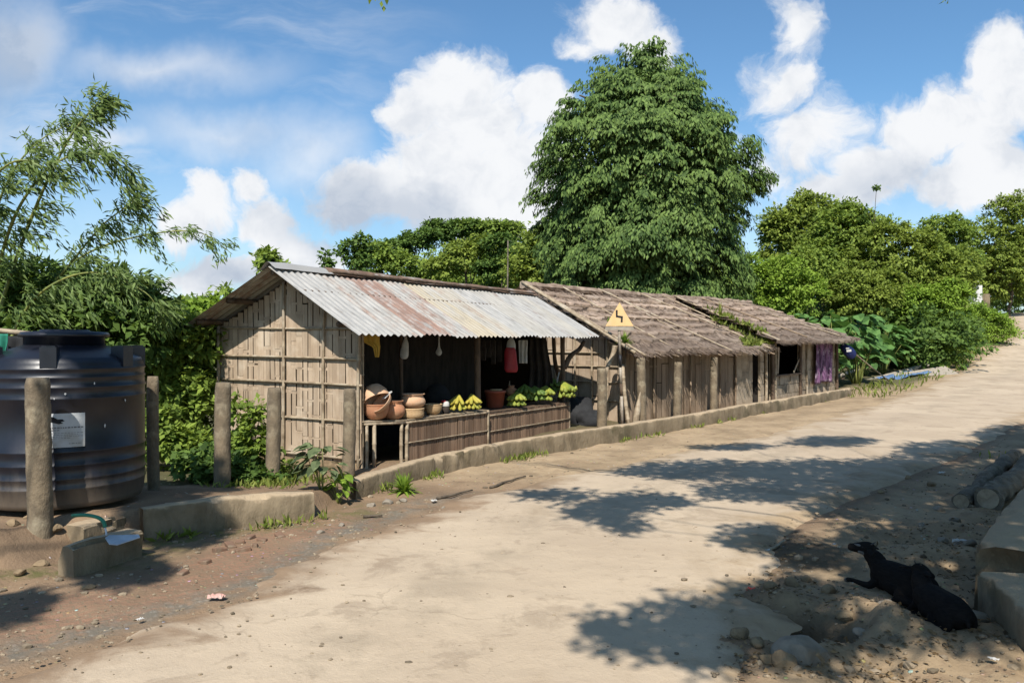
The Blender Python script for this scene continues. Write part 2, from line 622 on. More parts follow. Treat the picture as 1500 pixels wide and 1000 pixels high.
def gz(x, y):
    """terrain with the small lumps of bare earth"""
    x, y = np.asarray(x, float), np.asarray(y, float)
    sh = x.shape
    z = terr(x, y)
    q, sd = road_q(x, y)
    q, sd = q.reshape(sh), sd.reshape(sh)
    off = sstep(.85, 1.1, q)
    xw = np.interp(y, WALL[:, 1], WALL[:, 0])
    left = (x < xw + .05)
    amp = .035 + .09 * ((sd > 0) & ~left) * sstep(1.0, 1.5, q) * (y < 12)
    z = z + off * amp * fbm(x * 2.3, y * 2.3, 0, 3, 5)
    z = z + off * (.012 + .022 * ((sd > 0) & ~left) * sstep(1.0, 1.3, q) * (y < 12)) * vnoise(x * 11, y * 11, 0, 5) * sstep(-.2, .5, vnoise(x * 1.3, y * 1.3, 0, 9))
    heap = sstep(.9, .1, np.hypot((x + 3.85) / .9, (y - 5.55) / .5))
    z = z + heap * (.05 + .11 * fbm(x * 5, y * 5, 0, 21, 5))
    # the washed-out hole by the goats, with lumps round its rim
    rr = np.hypot((x - 1.62) / .42, (y - 4.62) / .34) + .35 * fbm(x * 3.5, y * 3.5, 0, 33, 4)
    z = z - .26 * sstep(1.05, .55, rr)
    z = z + .05 * np.exp(-((rr - 1.2) / .22) ** 2) * (1 + vnoise(x * 7, y * 7, 0, 2))
    # road bed is cut a little below its sheet
    z = np.where(q < .93, z - .05 * sstep(.97, .8, q), z)
    return z


def gz1(x, y):
    return float(gz(np.array([x]), np.array([y]))[0])


xs = np.concatenate([np.linspace(-400, -40, 14), np.linspace(-36, -7.5, 50), np.arange(-7.0, 8.0, .06), np.arange(8.0, 14, .14), np.linspace(14.3, 60, 100), np.linspace(66, 400, 14)])
ys = np.concatenate([np.linspace(-60, -3, 12), np.arange(-2, 2.2, .3), np.arange(2.3, 13, .055), np.arange(13, 24, .12), np.linspace(24.4, 95, 130), np.linspace(100, 900, 18)])
XX, YY = np.meshgrid(xs, ys)
ZZ = gz(XX, YY)
mb = MB()
mb.grid(np.stack([XX, YY, ZZ], -1))
q, sd = road_q(XX, YY)
xw = np.interp(YY, WALL[:, 1], WALL[:, 0]).ravel()
X1, Y1 = XX.ravel(), YY.ravel()
wall_side = X1 > xw
fore = (Y1 < 60) & (Y1 > 0)
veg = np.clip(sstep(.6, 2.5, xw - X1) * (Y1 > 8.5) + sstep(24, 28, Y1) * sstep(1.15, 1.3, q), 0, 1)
brick = ((sd < 0) & wall_side).astype(float) * sstep(1.02, 1.12, q) * sstep(1.62, 1.40, q) * sstep(8.3, 7.0, Y1) * sstep(2.2, 3.4, Y1)
gravel = ((sd < 0) & wall_side).astype(float) * np.exp(-((q - 1.06) / .10) ** 2) * sstep(9.5, 7.5, Y1)
mossw = wall_side * np.exp(-((X1 - xw - .35) / .28) ** 2) * sstep(8.5, 7.2, Y1)
pale = ((sd > 0)).astype(float) * sstep(.9, 1.1, q) + sstep(-.1, .5, 1.1 - q) * 0 + ((sd < 0) & wall_side) * sstep(8.5, 10, Y1)


def fattr(me, name, arr):
    a = me.attributes.new(name, 'FLOAT', 'POINT')
    a.data.foreach_set('value', np.asarray(arr, np.float32).ravel())


def earth(n, pos, pale_):
    a, b = n.noise(pos, 1.1, 6, .6), n.noise(pos, 6, 8, .65)
    soil = n.mix(n.ramp(a, .35, .65), (.33, .225, .14), (.225, .155, .10))
    sand = n.mix(n.ramp(a, .38, .62), (.47, .35, .22), (.34, .25, .155))
    c = n.mix(n.math('MULTIPLY', pale_, n.ramp(b, .25, .5)), soil, sand)
    return n.mix(1.0, c, (.76, .76, .76), 'MULTIPLY')


m, nt, bs, out = nodes_of('bare_earth')
n = NT(nt)
pos = n.new('ShaderNodeNewGeometry').outputs['Position']
n1, n2, n3 = n.noise(pos, 1.1, 6, .6), n.noise(pos, 6, 8, .65), n.noise(pos, 45, 6, .7)
col = earth(n, pos, n.attr('pale'))
br = n.new('ShaderNodeTexBrick')
br.offset = .5
mp = n.new('ShaderNodeMapping')
mp.inputs['Rotation'].default_value = (0, 0, radians(-38))
n.link(n.vmath('ADD', pos, n.vmath('MULTIPLY', n.new('ShaderNodeTexNoise').outputs['Color'], (.05, .05, 0))), mp.inputs[0])
n.link(mp.outputs[0], br.inputs['Vector'])
br.inputs['Scale'].default_value = 4.2
br.inputs['Color1'].default_value = (.29, .155, .10, 1)
br.inputs['Color2'].default_value = (.24, .145, .095, 1)
br.inputs['Mortar'].default_value = (.20, .145, .095, 1)
br.inputs['Mortar Size'].default_value = .03
bmask = n.math('MULTIPLY', n.attr('brick'), n.ramp(n.noise(pos, 1.9, 5, .65), .30, .50))
col = n.mix(n.math('MULTIPLY', bmask, .62), col, br.outputs['Color'])
vor = n.new('ShaderNodeTexVoronoi')
vor.inputs['Scale'].default_value = 26
n.link(pos, vor.inputs['Vector'])
gcol = n.mix(n.ramp(vor.outputs['Distance'], .05, .5), (.235, .21, .175), (.155, .135, .105))
col = n.mix(n.math('MULTIPLY', n.attr('gravel'), n.ramp(n2, .35, .6)), col, gcol)
col = n.mix(n.math('MULTIPLY', n.attr('moss'), n.ramp(n2, .38, .62)), col, (.11, .105, .04))
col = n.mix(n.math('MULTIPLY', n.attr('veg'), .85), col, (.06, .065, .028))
col = n.mix(n.math('MULTIPLY', n.attr('painted_shade'), .9), col, (.062, .046, .03))  # shade of the hole and a verge patch darkened into the soil
# scattered pebbles and darker crumbs
v3 = n.new('ShaderNodeTexVoronoi')
v3.inputs['Scale'].default_value = 13
n.link(n.vmath('MULTIPLY', pos, (1, 1, .2)), v3.inputs['Vector'])
peb = n.math('MULTIPLY', n.ramp(v3.outputs['Distance'], .17, .10), n.ramp(n.noise(pos, 3.2, 3), .52, .6))
col = n.mix(peb, col, v3.outputs['Color'])
col = n.mix(n.math('MULTIPLY', peb, .9), col, (.36, .30, .22))
col = n.mix(n.math('MULTIPLY', n.ramp(n3, .56, .72), .45), col, (.14, .10, .065))
n.link(col, bs.inputs['Base Color'])
bs.inputs['Roughness'].default_value = .95
bs.inputs['Specular IOR Level'].default_value = .15
h = n.math('ADD', n.math('MULTIPLY', n2, 1.0), n.math('MULTIPLY', n3, .4))
h = n.math('ADD', h, n.math('MULTIPLY', peb, .5))
n.bump(h, .7, .035, bs)
ground = obj('ground', mb, m, smooth=True)
tag(ground, kind='structure')
me = ground.data
rr_ = np.hypot((X1 - 1.62) / .42, (Y1 - 4.62) / .34) + .35 * fbm(X1 * 3.5, Y1 * 3.5, 0, 33, 4)
rr2 = np.hypot((X1 - 2.2) / .5, (Y1 - 6.1) / .5) + .5 * fbm(X1 * 3, Y1 * 3, 0, 34, 4)
for k_, a_ in (('painted_shade', np.clip(sstep(1.15, .75, rr_) + .8 * sstep(1.0, .6, rr2), 0, 1)), ('veg', veg), ('brick', brick), ('gravel', gravel), ('moss', mossw), ('pale', np.clip(pale, 0, 1))):
    fattr(me, k_, a_)

# ------------------------------------------------------------------ road sheet
NA, NB = 700, 41
tt = np.linspace(-1, 1, NB)
jl = .05 * fbm(RLs[:, 0] * 2.2, RLs[:, 1] * 2.2, 0, 41, 4) * 3
jr = .05 * fbm(RRs[:, 0] * 2.2, RRs[:, 1] * 2.2, 0, 42, 4) * 3
sc_ = np.where(tt[None] < 0, 1.06 + jl[:, None], 1.06 + jr[:, None])
half = (RRs - RLs) / 2
pt = RC[:, None, :] + half[:, None, :] * (tt[None] * sc_)[..., None]
edge = np.abs(tt)[None] * np.ones((NA, 1))
zr = terr(pt[..., 0], pt[..., 1])
zr = zr + .018 * (1 - edge ** 2) + .008 - .055 * sstep(.86, 1.0, edge)
zr = zr + .010 * fbm(pt[..., 0] * .9, pt[..., 1] * .9, 0, 51, 3) + .006 * fbm(pt[..., 0] * 5, pt[..., 1] * 5, 0, 52, 3)
mb = MB()
mb.grid(np.concatenate([pt, zr[..., None]], -1))
m, nt, bs, out = nodes_of('worn_road')
n = NT(nt)
pos = n.new('ShaderNodeNewGeometry').outputs['Position']
n0, n1, n2, n3 = n.noise(pos, .45, 5, .6), n.noise(pos, 1.7, 7, .65, .4), n.noise(pos, 9, 6, .65), n.noise(pos, 60, 5, .7)
col = n.mix(n.ramp(n0, .35, .65), (.450, .362, .262), (.385, .305, .22))
col = n.mix(n.math('MULTIPLY', n.ramp(n1, .55, .63), .60), col, (.29, .225, .16))
# a worn crown of bared gravel between the wheel tracks, hairline cracks and patches
ac = n.attr('across')
crownw = n.math('MULTIPLY', n.ramp(n.math('ABSOLUTE', n.math('ADD', ac, .22)), .30, .02), n.ramp(n.noise(pos, 1.3, 6, .7), .44, .60))
col = n.mix(n.math('MULTIPLY', crownw, .55), col, (.285, .23, .165))
vc = n.new('ShaderNodeTexVoronoi', feature='DISTANCE_TO_EDGE')
vc.inputs['Scale'].default_value = .75
wv = n.new('ShaderNodeTexNoise')
wv.inputs['Scale'].default_value = 2.2
wv.inputs['Detail'].default_value = 5
n.link(pos, wv.inputs['Vector'])
n.link(n.vmath('ADD', n.vmath('MULTIPLY', pos, (1, 1, .1)), n.vmath('MULTIPLY', wv.outputs['Color'], (.9, .9, 0))), vc.inputs['Vector'])
crk = n.math('MULTIPLY', n.ramp(vc.outputs['Distance'], .007, .002), n.ramp(n.noise(pos, .8, 3), .46, .56))
col = n.mix(n.math('MULTIPLY', crk, .30), col, (.20, .155, .11))
v5 = n.new('ShaderNodeTexVoronoi')
v5.inputs['Scale'].default_value = 42
n.link(n.vmath('MULTIPLY', pos, (1, 1, .2)), v5.inputs['Vector'])
grit = n.math('MULTIPLY', n.ramp(v5.outputs['Distance'], .30, .12), n.math('MAXIMUM', n.ramp(n1, .50, .62), crownw))
col = n.mix(n.math('MULTIPLY', grit, .5), col, (.40, .34, .26))
str_ = n.new('ShaderNodeMapping')
str_.inputs['Rotation'].default_value = (0, 0, radians(-50))
str_.inputs['Scale'].default_value = (1, .22, 1)
n.link(pos, str_.inputs[0])
tr_ = n.noise(str_.outputs[0], 1.6, 5, .6)
col = n.mix(n.math('MULTIPLY', n.ramp(tr_, .54, .70), .42), col, (.315, .24, .16))
em = n.ramp(n.math('ADD', n.attr('edge'), n.math('MULTIPLY', n.math('SUBTRACT', n1, .5), 1.2)), .62, .98)
col = n.mix(em, col, earth(n, pos, n.attr('pale')))
col = n.mix(n.math('MULTIPLY', n.ramp(n2, .56, .72), .35), col, (.22, .17, .118))
v3 = n.new('ShaderNodeTexVoronoi')
v3.inputs['Scale'].default_value = 17
n.link(n.vmath('MULTIPLY', pos, (1, 1, .2)), v3.inputs['Vector'])
peb = n.math('MULTIPLY', n.ramp(v3.outputs['Distance'], .15, .07), n.ramp(n.noise(pos, 2.7, 3), .52, .62))
col = n.mix(n.math('MULTIPLY', peb, .75), col, (.20, .155, .105))
col = n.mix(n.math('MULTIPLY', n.ramp(n3, .58, .75), .40), col, (.25, .20, .14))
n.link(col, bs.inputs['Base Color'])
bs.inputs['Roughness'].default_value = .92
bs.inputs['Specular IOR Level'].default_value = .2
h = n.math('ADD', n.math('MULTIPLY', n2, .8), n.math('MULTIPLY', n3, .4))
n.bump(n.math('ADD', h, n.math('MULTIPLY', n1, 1.2)), .55, .02, bs)
road = obj('road', mb, m, smooth=True)
tag(road, kind='structure')
fattr(road.data, 'edge', edge)
fattr(road.data, 'across', np.broadcast_to(tt[None], edge.shape))
fattr(road.data, 'pale', np.where(np.broadcast_to(tt[None], edge.shape) > 0, 1.0, sstep(8.5, 10, pt[..., 1])))
# ------------------------------------------------------------------ low walls of concrete
def wall_sweep(pts, zt, zb, th, seed=0, step=.045, amp=.026):
    pts = np.asarray(pts, float)
    k = max(8, int(np.linalg.norm(np.diff(pts, axis=0), axis=1).sum() / step))
    c = resample(pts, k)
    t = np.linspace(0, len(pts) - 1, k)
    zt = np.interp(t, np.arange(len(pts)), zt)
    zb = np.interp(t, np.arange(len(pts)), zb)
    tan = unit(np.gradient(c, axis=0))
    nrm = np.stack([tan[:, 1], -tan[:, 0]], 1)
    prof = [(-1, 0), (-1, .33), (-1, .66), (-1, .93), (-.86, 1), (-.3, 1.01), (.3, 1.01), (.86, 1), (1, .93), (1, .66), (1, .33), (1, 0)]
    V = np.zeros((k, len(prof), 3))
    for j, (a, b) in enumerate(prof):
        V[:, j, :2] = c + nrm * (a * th / 2)
        V[:, j, 2] = zb + (zt - zb) * b
    nz = fbm(V[..., 0] * 5, V[..., 1] * 5, V[..., 2] * 6, seed, 4)
    V[..., :2] += nrm[:, None] * (nz * amp)[..., None]
    V[..., 2] += amp * .8 * fbm(V[..., 0] * 3, V[..., 1] * 3, 0, seed + 5, 4)
    # broken arrises: bites out of the top edges
    pb = np.array([q_[1] for q_ in prof])[None]
    pa = np.array([q_[0] for q_ in prof])[None]
    bite = sstep(.16, .34, fbm(V[..., 0] * 4.3 + pa * 9, V[..., 1] * 4.3, 0, seed + 8, 4)) * (pb > .8) * (np.abs(pa) > .8)
    V[..., 2] -= bite * .035
    V[..., :2] -= nrm[:, None] * (np.sign(pa) * bite * .03)[..., None]
    mb = MB()
    mb.grid(V)
    m = len(prof)
    mb.f.append(list(range(m)))
    mb.f.append([(k - 1) * m + j for j in range(m)][::-1])
    return mb


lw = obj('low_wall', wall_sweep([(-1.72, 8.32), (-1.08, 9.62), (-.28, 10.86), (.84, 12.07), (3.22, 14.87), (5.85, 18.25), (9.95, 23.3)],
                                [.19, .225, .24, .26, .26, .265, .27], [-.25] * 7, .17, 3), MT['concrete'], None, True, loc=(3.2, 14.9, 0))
tag(lw, 'long low concrete kerb wall curving in front of the huts along the road', 'wall')
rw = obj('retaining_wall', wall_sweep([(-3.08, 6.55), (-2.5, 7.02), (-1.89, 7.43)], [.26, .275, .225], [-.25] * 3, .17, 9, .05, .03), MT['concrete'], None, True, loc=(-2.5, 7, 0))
tag(rw, 'short mossy retaining wall in the shade beside the black water tank', 'wall')
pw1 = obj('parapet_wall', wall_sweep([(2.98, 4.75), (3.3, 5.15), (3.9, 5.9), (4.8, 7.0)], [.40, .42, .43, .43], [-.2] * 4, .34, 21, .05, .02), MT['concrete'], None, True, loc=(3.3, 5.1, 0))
tag(pw1, 'higher concrete parapet at the right edge, running away beside the logs', 'wall')
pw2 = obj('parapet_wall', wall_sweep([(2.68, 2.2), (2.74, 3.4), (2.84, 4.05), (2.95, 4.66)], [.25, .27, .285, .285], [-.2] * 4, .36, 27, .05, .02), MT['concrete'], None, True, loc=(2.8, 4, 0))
tag(pw2, 'lower concrete block wall with stained face beside the lying goats', 'wall')

# ------------------------------------------------------------------ water tank
TX, TY, TZ, TR = -3.93, 6.93, .285, .64
TK = .64 / .68
m, nt, bs, out = nodes_of('black_polythene')
n = NT(nt)
pos = n.new('ShaderNodeTexCoord').outputs['Object']
sep = n.new('ShaderNodeSeparateXYZ')
n.link(pos, sep.inputs[0])
a1, a2 = n.noise(pos, 3, 6, .65), n.noise(n.vmath('MULTIPLY', pos, (1, 1, .25)), 9, 6, .6)
col = n.mix(n.ramp(a1, .4, .75), (.007, .008, .013), (.013, .014, .023))
low = n.ramp(n.math('ADD', sep.outputs['Z'], n.math('MULTIPLY', n.math('SUBTRACT', a2, .5), .4)), .34, .0)
col = n.mix(n.math('MULTIPLY', low, .8), col, (.13, .105, .08))
col = n.mix(n.math('MULTIPLY', n.ramp(a2, .66, .82), .22), col, (.07, .065, .06))
n.link(col, bs.inputs['Base Color'])
n.link(n.math('MULTIPLY_ADD', a1, .35, .20), bs.inputs['Roughness'])
n.bump(a1, .12, .02, bs)
MT['tank'] = m
MT['plate'] = M('label_plate', (.62, .64, .66), (.55, .57, .58), 6, .4, 0, 0, c3=(.48, .47, .44), s3=4)
MT['ink'] = M('black_ink', (.012, .012, .014), (.02, .02, .022), 8, .5, 0)
MT['ink_grey'] = M('grey_ink', (.16, .17, .18), (.2, .2, .21), 8, .5, 0)
tank = thing('water_tank', 'big ribbed black plastic water tank with a white label behind the stout post', 'water tank', (TX, TY, TZ))
prof = [(.62, 0), (.655, .01), (.668, .05)]
ribs = [.17, .25, .36, .47, .90, .99, 1.07, 1.14]
for r_ in ribs:
    b_ = .68 if r_ < 1 else .674
    prof += [(b_, r_ - .018), (b_ + .009, r_ - .005), (b_ + .009, r_ + .004), (b_, r_ + .014)]
prof += [(.668, 1.18), (.650, 1.222), (.63, 1.235), (.45, 1.30), (.335, 1.335)]
mb = MB()
prof = [(a_ * TK, b_) for a_, b_ in prof]
mb.lathe(prof + [(0, 1.34)], (TX, TY, TZ), 64)
body = obj('body', mb, MT['tank'], tank, True)
mb = MB()
mb.lathe([(.315, 1.33), (.315, 1.40), (.352, 1.405), (.355, 1.425), (.335, 1.447), (.20, 1.455), (.19, 1.468), (0, 1.47)], (TX, TY, TZ), 40)
obj('lid', mb, MT['tank'], tank, True)
for phi in (.33, .33 + pi / 2 - .55, -.62, -1.75, 2.2, pi + .3, 4.0):
    mb = MB()
    e = A3(sin(phi), -cos(phi), 0)
    tg = A3(cos(phi), sin(phi), 0)
    c0 = A3(TX, TY, TZ + 1.235) + e * (.615 * TK)
    mb.box(c0, tg * .06, e * .062, A3(0, 0, .085))
    mb.box(c0 + A3(0, 0, .089), tg * .048, e * .05, A3(0, 0, .006))
    obj('lug', mb, MT['tank'], tank)


def on_tank(phi, z, r):
    r = r - .68 + TR
    return A3(TX + r * sin(phi), TY - r * cos(phi), z)


V = np.array([[on_tank(f, z, .6875) for f in np.linspace(.12, .74, 16)] for z in np.linspace(.795, 1.07, 4)])
mb = MB()
mb.grid(V)
V2 = V.copy()
mb.grid(np.array([[on_tank(f, z, .6835) for f in np.linspace(.12, .74, 16)] for z in np.linspace(.795, 1.07, 4)]))
plate = obj('label_plate', mb, MT['plate'], tank, True)
emb = [(.20, 1.045), (.27, 1.052), (.31, 1.040), (.345, 1.052), (.40, 1.040), (.44, 1.022), (.49, 1.024), (.515, 1.008), (.47, 1.002), (.50, .99), (.45, .985), (.40, .995), (.355, 1.005), (.36, .99), (.31, 1.0), (.27, 1.015), (.22, 1.02)]
mb = MB()
cc = on_tank(.36, 1.02, .690)
mb.add([cc] + [on_tank(f, z, .690) for f, z in emb], [(0, i + 1, (i + 1) % len(emb) + 1) for i in range(len(emb))])
obj('emblem', mb, MT['ink'], plate)
for z, a, b, h in ((.955, .16, .71, .010), (.935, .16, .45, .006), (.912, .16, .69, .003), (.898, .16, .66, .003), (.884, .16, .70, .003), (.870, .16, .55, .003), (.83, .16, .36, .005), (.825, .56, .69, .005)):
    mb = MB()
    rs = random.Random(int(z * 1000))
    f = a
    while f < b:
        wd = rs.uniform(.012, .035)
        mb.grid(np.array([[on_tank(q_, zz, .690) for q_ in (f, f + wd)] for zz in (z - h / 2, z + h / 2)]))
        f += wd + .010
    obj('text_line', mb, MT['ink_grey'], plate)

for f, z, s_ in ((.52, 1.225, .016), (.85, 1.305, .012), (1.28, 1.15, .016), (.98, .95, .02), (.40, 1.19, .010)):
    rs = random.Random(int(f * 100))
    mb = MB()
    k = [on_tank(f + s_ * .8 * cos(a) * rs.uniform(.5, 1.1), z + s_ * sin(a) * rs.uniform(.5, 1.1), .6895) for a in np.arange(9) / 9 * 2 * pi]
    mb.add(k, [tuple(range(9))])
    obj('paint_fleck', mb, MT['plate'], tank)

# ------------------------------------------------------------------ posts
def guard_post(px, ty, by, Y, r, seed, label, lean=0.0):
    r *= .90
    z1, z0 = EZ + (500 - ty) * Y / F, EZ + (500 - by) * Y / F
    x = (px - 750) / F * Y
    t = np.linspace(0, 1, 26)
    zz = z0 - .25 + (z1 - z0 + .25) * t
    rr = r * (1.04 - .06 * t)
    rr = rr * (1 + .02 * np.sin(t * 40 + seed))
    for jn in (.42, .66, .84):
        rr = rr * (1 + .035 * np.exp(-((t - jn) / .012) ** 2))
    rr[-1] *= .9
    path = np.stack([x + lean * t + .012 * np.sin(t * 3 + seed), Y + .01 * np.cos(t * 4 + seed), zz], 1)
    mb = MB()
    mb.tube(path, rr, 18, True, .06, seed)
    o = obj('guard_post', mb, MT['post'], None, True, (x, Y, z0))
    tag(o, label, 'post', 'round guard posts along the kerb')
    return o


guard_post(57, 553, 768, 6.05, .096, 1, 'thick sunlit round post directly in front of the black water tank')
guard_post(225, 551, 722, 7.75, .062, 2, 'dark shaded round post at the right side of the black tank')
guard_post(327, 560, 716, 8.3, .093, 3, 'round post at the end of the shaded retaining wall by green shrubs', .0)
guard_post(401, 568, 712, 8.75, .088, 4, 'round post half hidden by weeds in front of the woven gable')
guard_post(511, 569, 700, 9.3, .082, 5, 'round post standing before the front corner of the tin-roofed shop')
guard_post(881, 539, 636, 14.3, .098, 6, 'pale round post between the fruit counter and the road sign')
guard_post(939, 524, 626, 15.3, .098, 7, 'round post just right of the road sign pole with a split foot')
guard_post(990, 530, 616, 16.3, .092, 8, 'leaning round post before the middle of the first thatched hut', .06)
guard_post(1045, 523, 604, 17.6, .09, 9, 'short pale round post near the mossy end of the first thatched hut', .03)

# ------------------------------------------------------------------ shop frame
C0 = A3(-1.905, 10.0, 0.03)
US, VS = A3(.5105, .8599, 0), A3(.8599, -.5105, 0)
ZU = A3(0, 0, 1)


def S(L, V, z):
    return A3(C0[0] + L * US[0] + V * VS[0], C0[1] + L * US[1] + V * VS[1], z)


def onS(px, V, z):
    r = (px - 750) / F
    bx, by = C0[0] + V * VS[0], C0[1] + V * VS[1]
    L = (r * by - bx) / (US[0] - r * US[1])
    return S(L, V, z), L


ZR, ZE, VM, VR, VL = 2.62, 1.73, -1.14, .40, -3.14
LA, LB = -.50, 6.46


def roofz(V):
    return np.where(V > VM, ZR + (ZE - ZR) * (V - VM) / (VR - VM), ZR + (ZE + .015 - ZR) * (VM - V) / (VM - VL))


def weave(o, a, width, nrm, zb, top, seed=0, col=(.085, .125), seg=(.26, .52), slit=.62, slw=(.011, .021)):
    """split-bamboo mat: upright strips woven in runs over flat cross pieces, with narrow slits between runs"""
    rs = random.Random(seed)
    o, a, nrm = [np.asarray(q, float) for q in (o, a, nrm)]
    mb = MB()
    x = 0.0
    j = 0
    while x < width - .02:
        w_ = min(rs.uniform(*col), width - x)
        zt = min(top(x + .004), top(x + w_ - .004))
        z = zb - rs.uniform(0, .3) - (.2 if j % 2 else 0)
        while z < zt:
            s_ = rs.uniform(*seg)
            g_ = rs.uniform(.018, .055)
            z1, z2 = max(z, zb), min(z + s_, zt)
            if z2 - z1 > .02:
                le = rs.uniform(*slw) if rs.random() < slit else .001
                x0_, x1_ = x + le, x + w_ - .0008
                # a run is made of one to three laths side by side
                cuts = sorted([x0_, x1_] + [x0_ + (x1_ - x0_) * rs.uniform(.25, .75) for _ in range(rs.choice((0, 1, 1, 2)))])
                tl_ = rs.uniform(-.003, .003)
                dep = .009 + rs.uniform(0, .003)
                for c0_, c1_ in zip(cuts[:-1], cuts[1:]):
                    if c1_ - c0_ < .006: continue
                    dd = dep + rs.uniform(-.0015, .0015)
                    mb.bar(o + a * ((c0_ + c1_) / 2 - tl_) + ZU * z1 + nrm * (dd - .004), o + a * ((c0_ + c1_) / 2 + tl_) + ZU * z2 + nrm * (dd - .001 * rs.random()), (c1_ - c0_) - .0012, .004, nrm)
            z1, z2 = max(z + s_, zb), min(z + s_ + g_, zt)
            if z2 - z1 > .02:
                n_ = max(1, round((z2 - z1) / .035))
                for q_ in range(n_):
                    za, zc = z1 + (z2 - z1) * q_ / n_, z1 + (z2 - z1) * (q_ + 1) / n_
                    xa = max(0, x - rs.uniform(.0, .03))
                    xb = min(width, x + w_ + rs.uniform(.0, .03))
                    if za < min(top(xa), top(xb)):
                        mb.box(o + a * (xa + xb) / 2 + ZU * ((za + zc) / 2) + nrm * (.003 + rs.uniform(-.001, .001)), a * (xb - xa) / 2, ZU * ((zc - za) / 2 - .001), nrm * .0015)
            z += s_ + g_
        x += w_
        j += 1
    return mb


def backing(o, a, width, nrm, zb, top):
    o, a, nrm = [np.asarray(q, float) for q in (o, a, nrm)]
    mb = MB()
    xs_ = np.linspace(0, width, 30)
    V = np.array([[o + a * x + ZU * (zb + (max(top(x) - .01, zb) - zb) * t) - nrm * d for x in xs_] for t, d in ((0, .004), (1, .004), (1, .02), (0, .02))])
    mb.grid(V)
    return mb


shop = thing('bamboo_shop', 'bamboo shop with rusty corrugated tin roof and woven gable wall', 'shop', C0)
gb = weave(S(0, -2.7, 0), VS, 2.7, -US, .10, lambda x: float(roofz(-2.7 + x)) - .06, 5)
gable = obj('gable_wall', gb, MT['bamboo_mat'], shop)
obj('backing', backing(S(0, -2.7, 0), VS, 2.7, -US, .10, lambda x: float(roofz(-2.7 + x)) - .06), MT['gap'], gable)
for z, v0, v1, sd_ in ((.14, -1.45, .0, 1), (.62, -2.68, -.02, 2), (1.08, -2.6, .03, 3), (1.41, -2.69, .0, 4), (1.80, -2.7, -.05, 5)):
    mb = MB()
    mb.bamboo(S(-.03, v0, z + .01 * sd_ % 2), S(-.035, v1, z + .012), .017, 8, .3, .012, sd_)
    obj('rail', mb, MT['pole'], gable, True)
for v in (-2.67, -1.36, -.62, -.02):
    mb = MB()
    mb.bamboo(S(-.045, v, -.05), S(-.045, v + .01, float(roofz(v)) - .07), .020 if v > -2.6 else .026, 8, .3, .01, int(v * 10))
    obj('batten', mb, MT['pole'], gable, True)
# earth plinth under the gable
mb = MB()
tq = np.linspace(0, 1, 40)
V = np.zeros((40, 7, 3))
for j, (du, zz) in enumerate([(-.10, -.08), (-.085, .02), (-.06, .07), (-.03, .10), (.04, .11), (.1, .09), (.12, -.05)]):
    for i, t_ in enumerate(tq):
        pz = S(du, -2.75 + 2.75 * t_, zz)
        V[i, j] = pz + A3(*(-US[:2] * .05 * fbm(t_ * 9, j * .7, 0, 12, 3)), .02 * fbm(t_ * 12, j * .9, 3, 13, 3))
mb.grid(V)
obj('plinth', mb, MT['soil'], shop, True)
# back and far walls inside
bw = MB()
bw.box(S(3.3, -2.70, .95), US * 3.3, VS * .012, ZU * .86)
obj('back_wall', bw, MT['shade_soot'], shop)
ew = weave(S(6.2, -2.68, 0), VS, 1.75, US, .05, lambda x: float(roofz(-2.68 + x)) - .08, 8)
ew_ = obj('end_wall', ew, MT['shade_soot'], shop)
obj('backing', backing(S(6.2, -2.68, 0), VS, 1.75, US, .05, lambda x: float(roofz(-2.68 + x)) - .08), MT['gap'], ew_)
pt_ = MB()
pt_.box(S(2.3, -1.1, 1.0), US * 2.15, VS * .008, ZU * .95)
obj('shade_panel', pt_, MT['shade_soot'], shop)  # dark panel added to blacken the shop interior
# timber
for nm, L, v, r_, mt in (('corner_post', .03, -.03, .035, 'pole'), ('front_post', 2.72, -.03, .052, 'pole_dark'), ('front_post', 5.66, -.03, .045, 'pole_dark'), ('front_post', 1.35, -.45, .028, 'pole_dark'), ('back_post', .05, -2.66, .04, 'pole')):
    mb = MB()
    if mt == 'pole':
        mb.bamboo(S(L, v, -.1), S(L, v, float(roofz(v)) - .05), r_, 10, .3, .01, 3)
    else:
        tq = np.linspace(0, 1, 12)
        mb.tube(np.array([S(L + .01 * sin(t_ * 5), v, -.1 + (float(roofz(v)) + .04) * t_) for t_ in tq]), r_, 10, True, .12, int(L * 10))
    obj(nm, mb, MT[mt], shop, True)
for nm, v, dz in (('eave_beam', .0, -.10), ('purlin', -.62, -.045), ('purlin', -2.0, -.045), ('purlin', -2.62, -.05), ('purlin', -3.0, -.045), ('ridge_pole', VM, -.08)):
    mb = MB()
    mb.bamboo(S(-.43, v, float(roofz(v)) + dz), S(6.3, v, float(roofz(v)) + dz), .036, 8, .4, .01, int(v * 7))
    obj(nm, mb, MT['pole_dark'], shop, True)
for k in range(2):
    mb = MB()
    a_ = [S(5.66 + .05, -.02, 1.15), S(5.9, .0, 1.36), S(6.25, .03, 1.50), S(6.40, .06, 1.66)] if k else [S(6.45, -.5, .2), S(6.40, -.46, .8), S(6.15, -.45, 1.25), S(6.02, -.42, 1.85)]
    mb.tube(resample(np.array(a_), 14), np.linspace(.055, .035, 14), 9, True, .15, 5 + k)
    obj('brace', mb, MT['pole_dark'], shop, True)

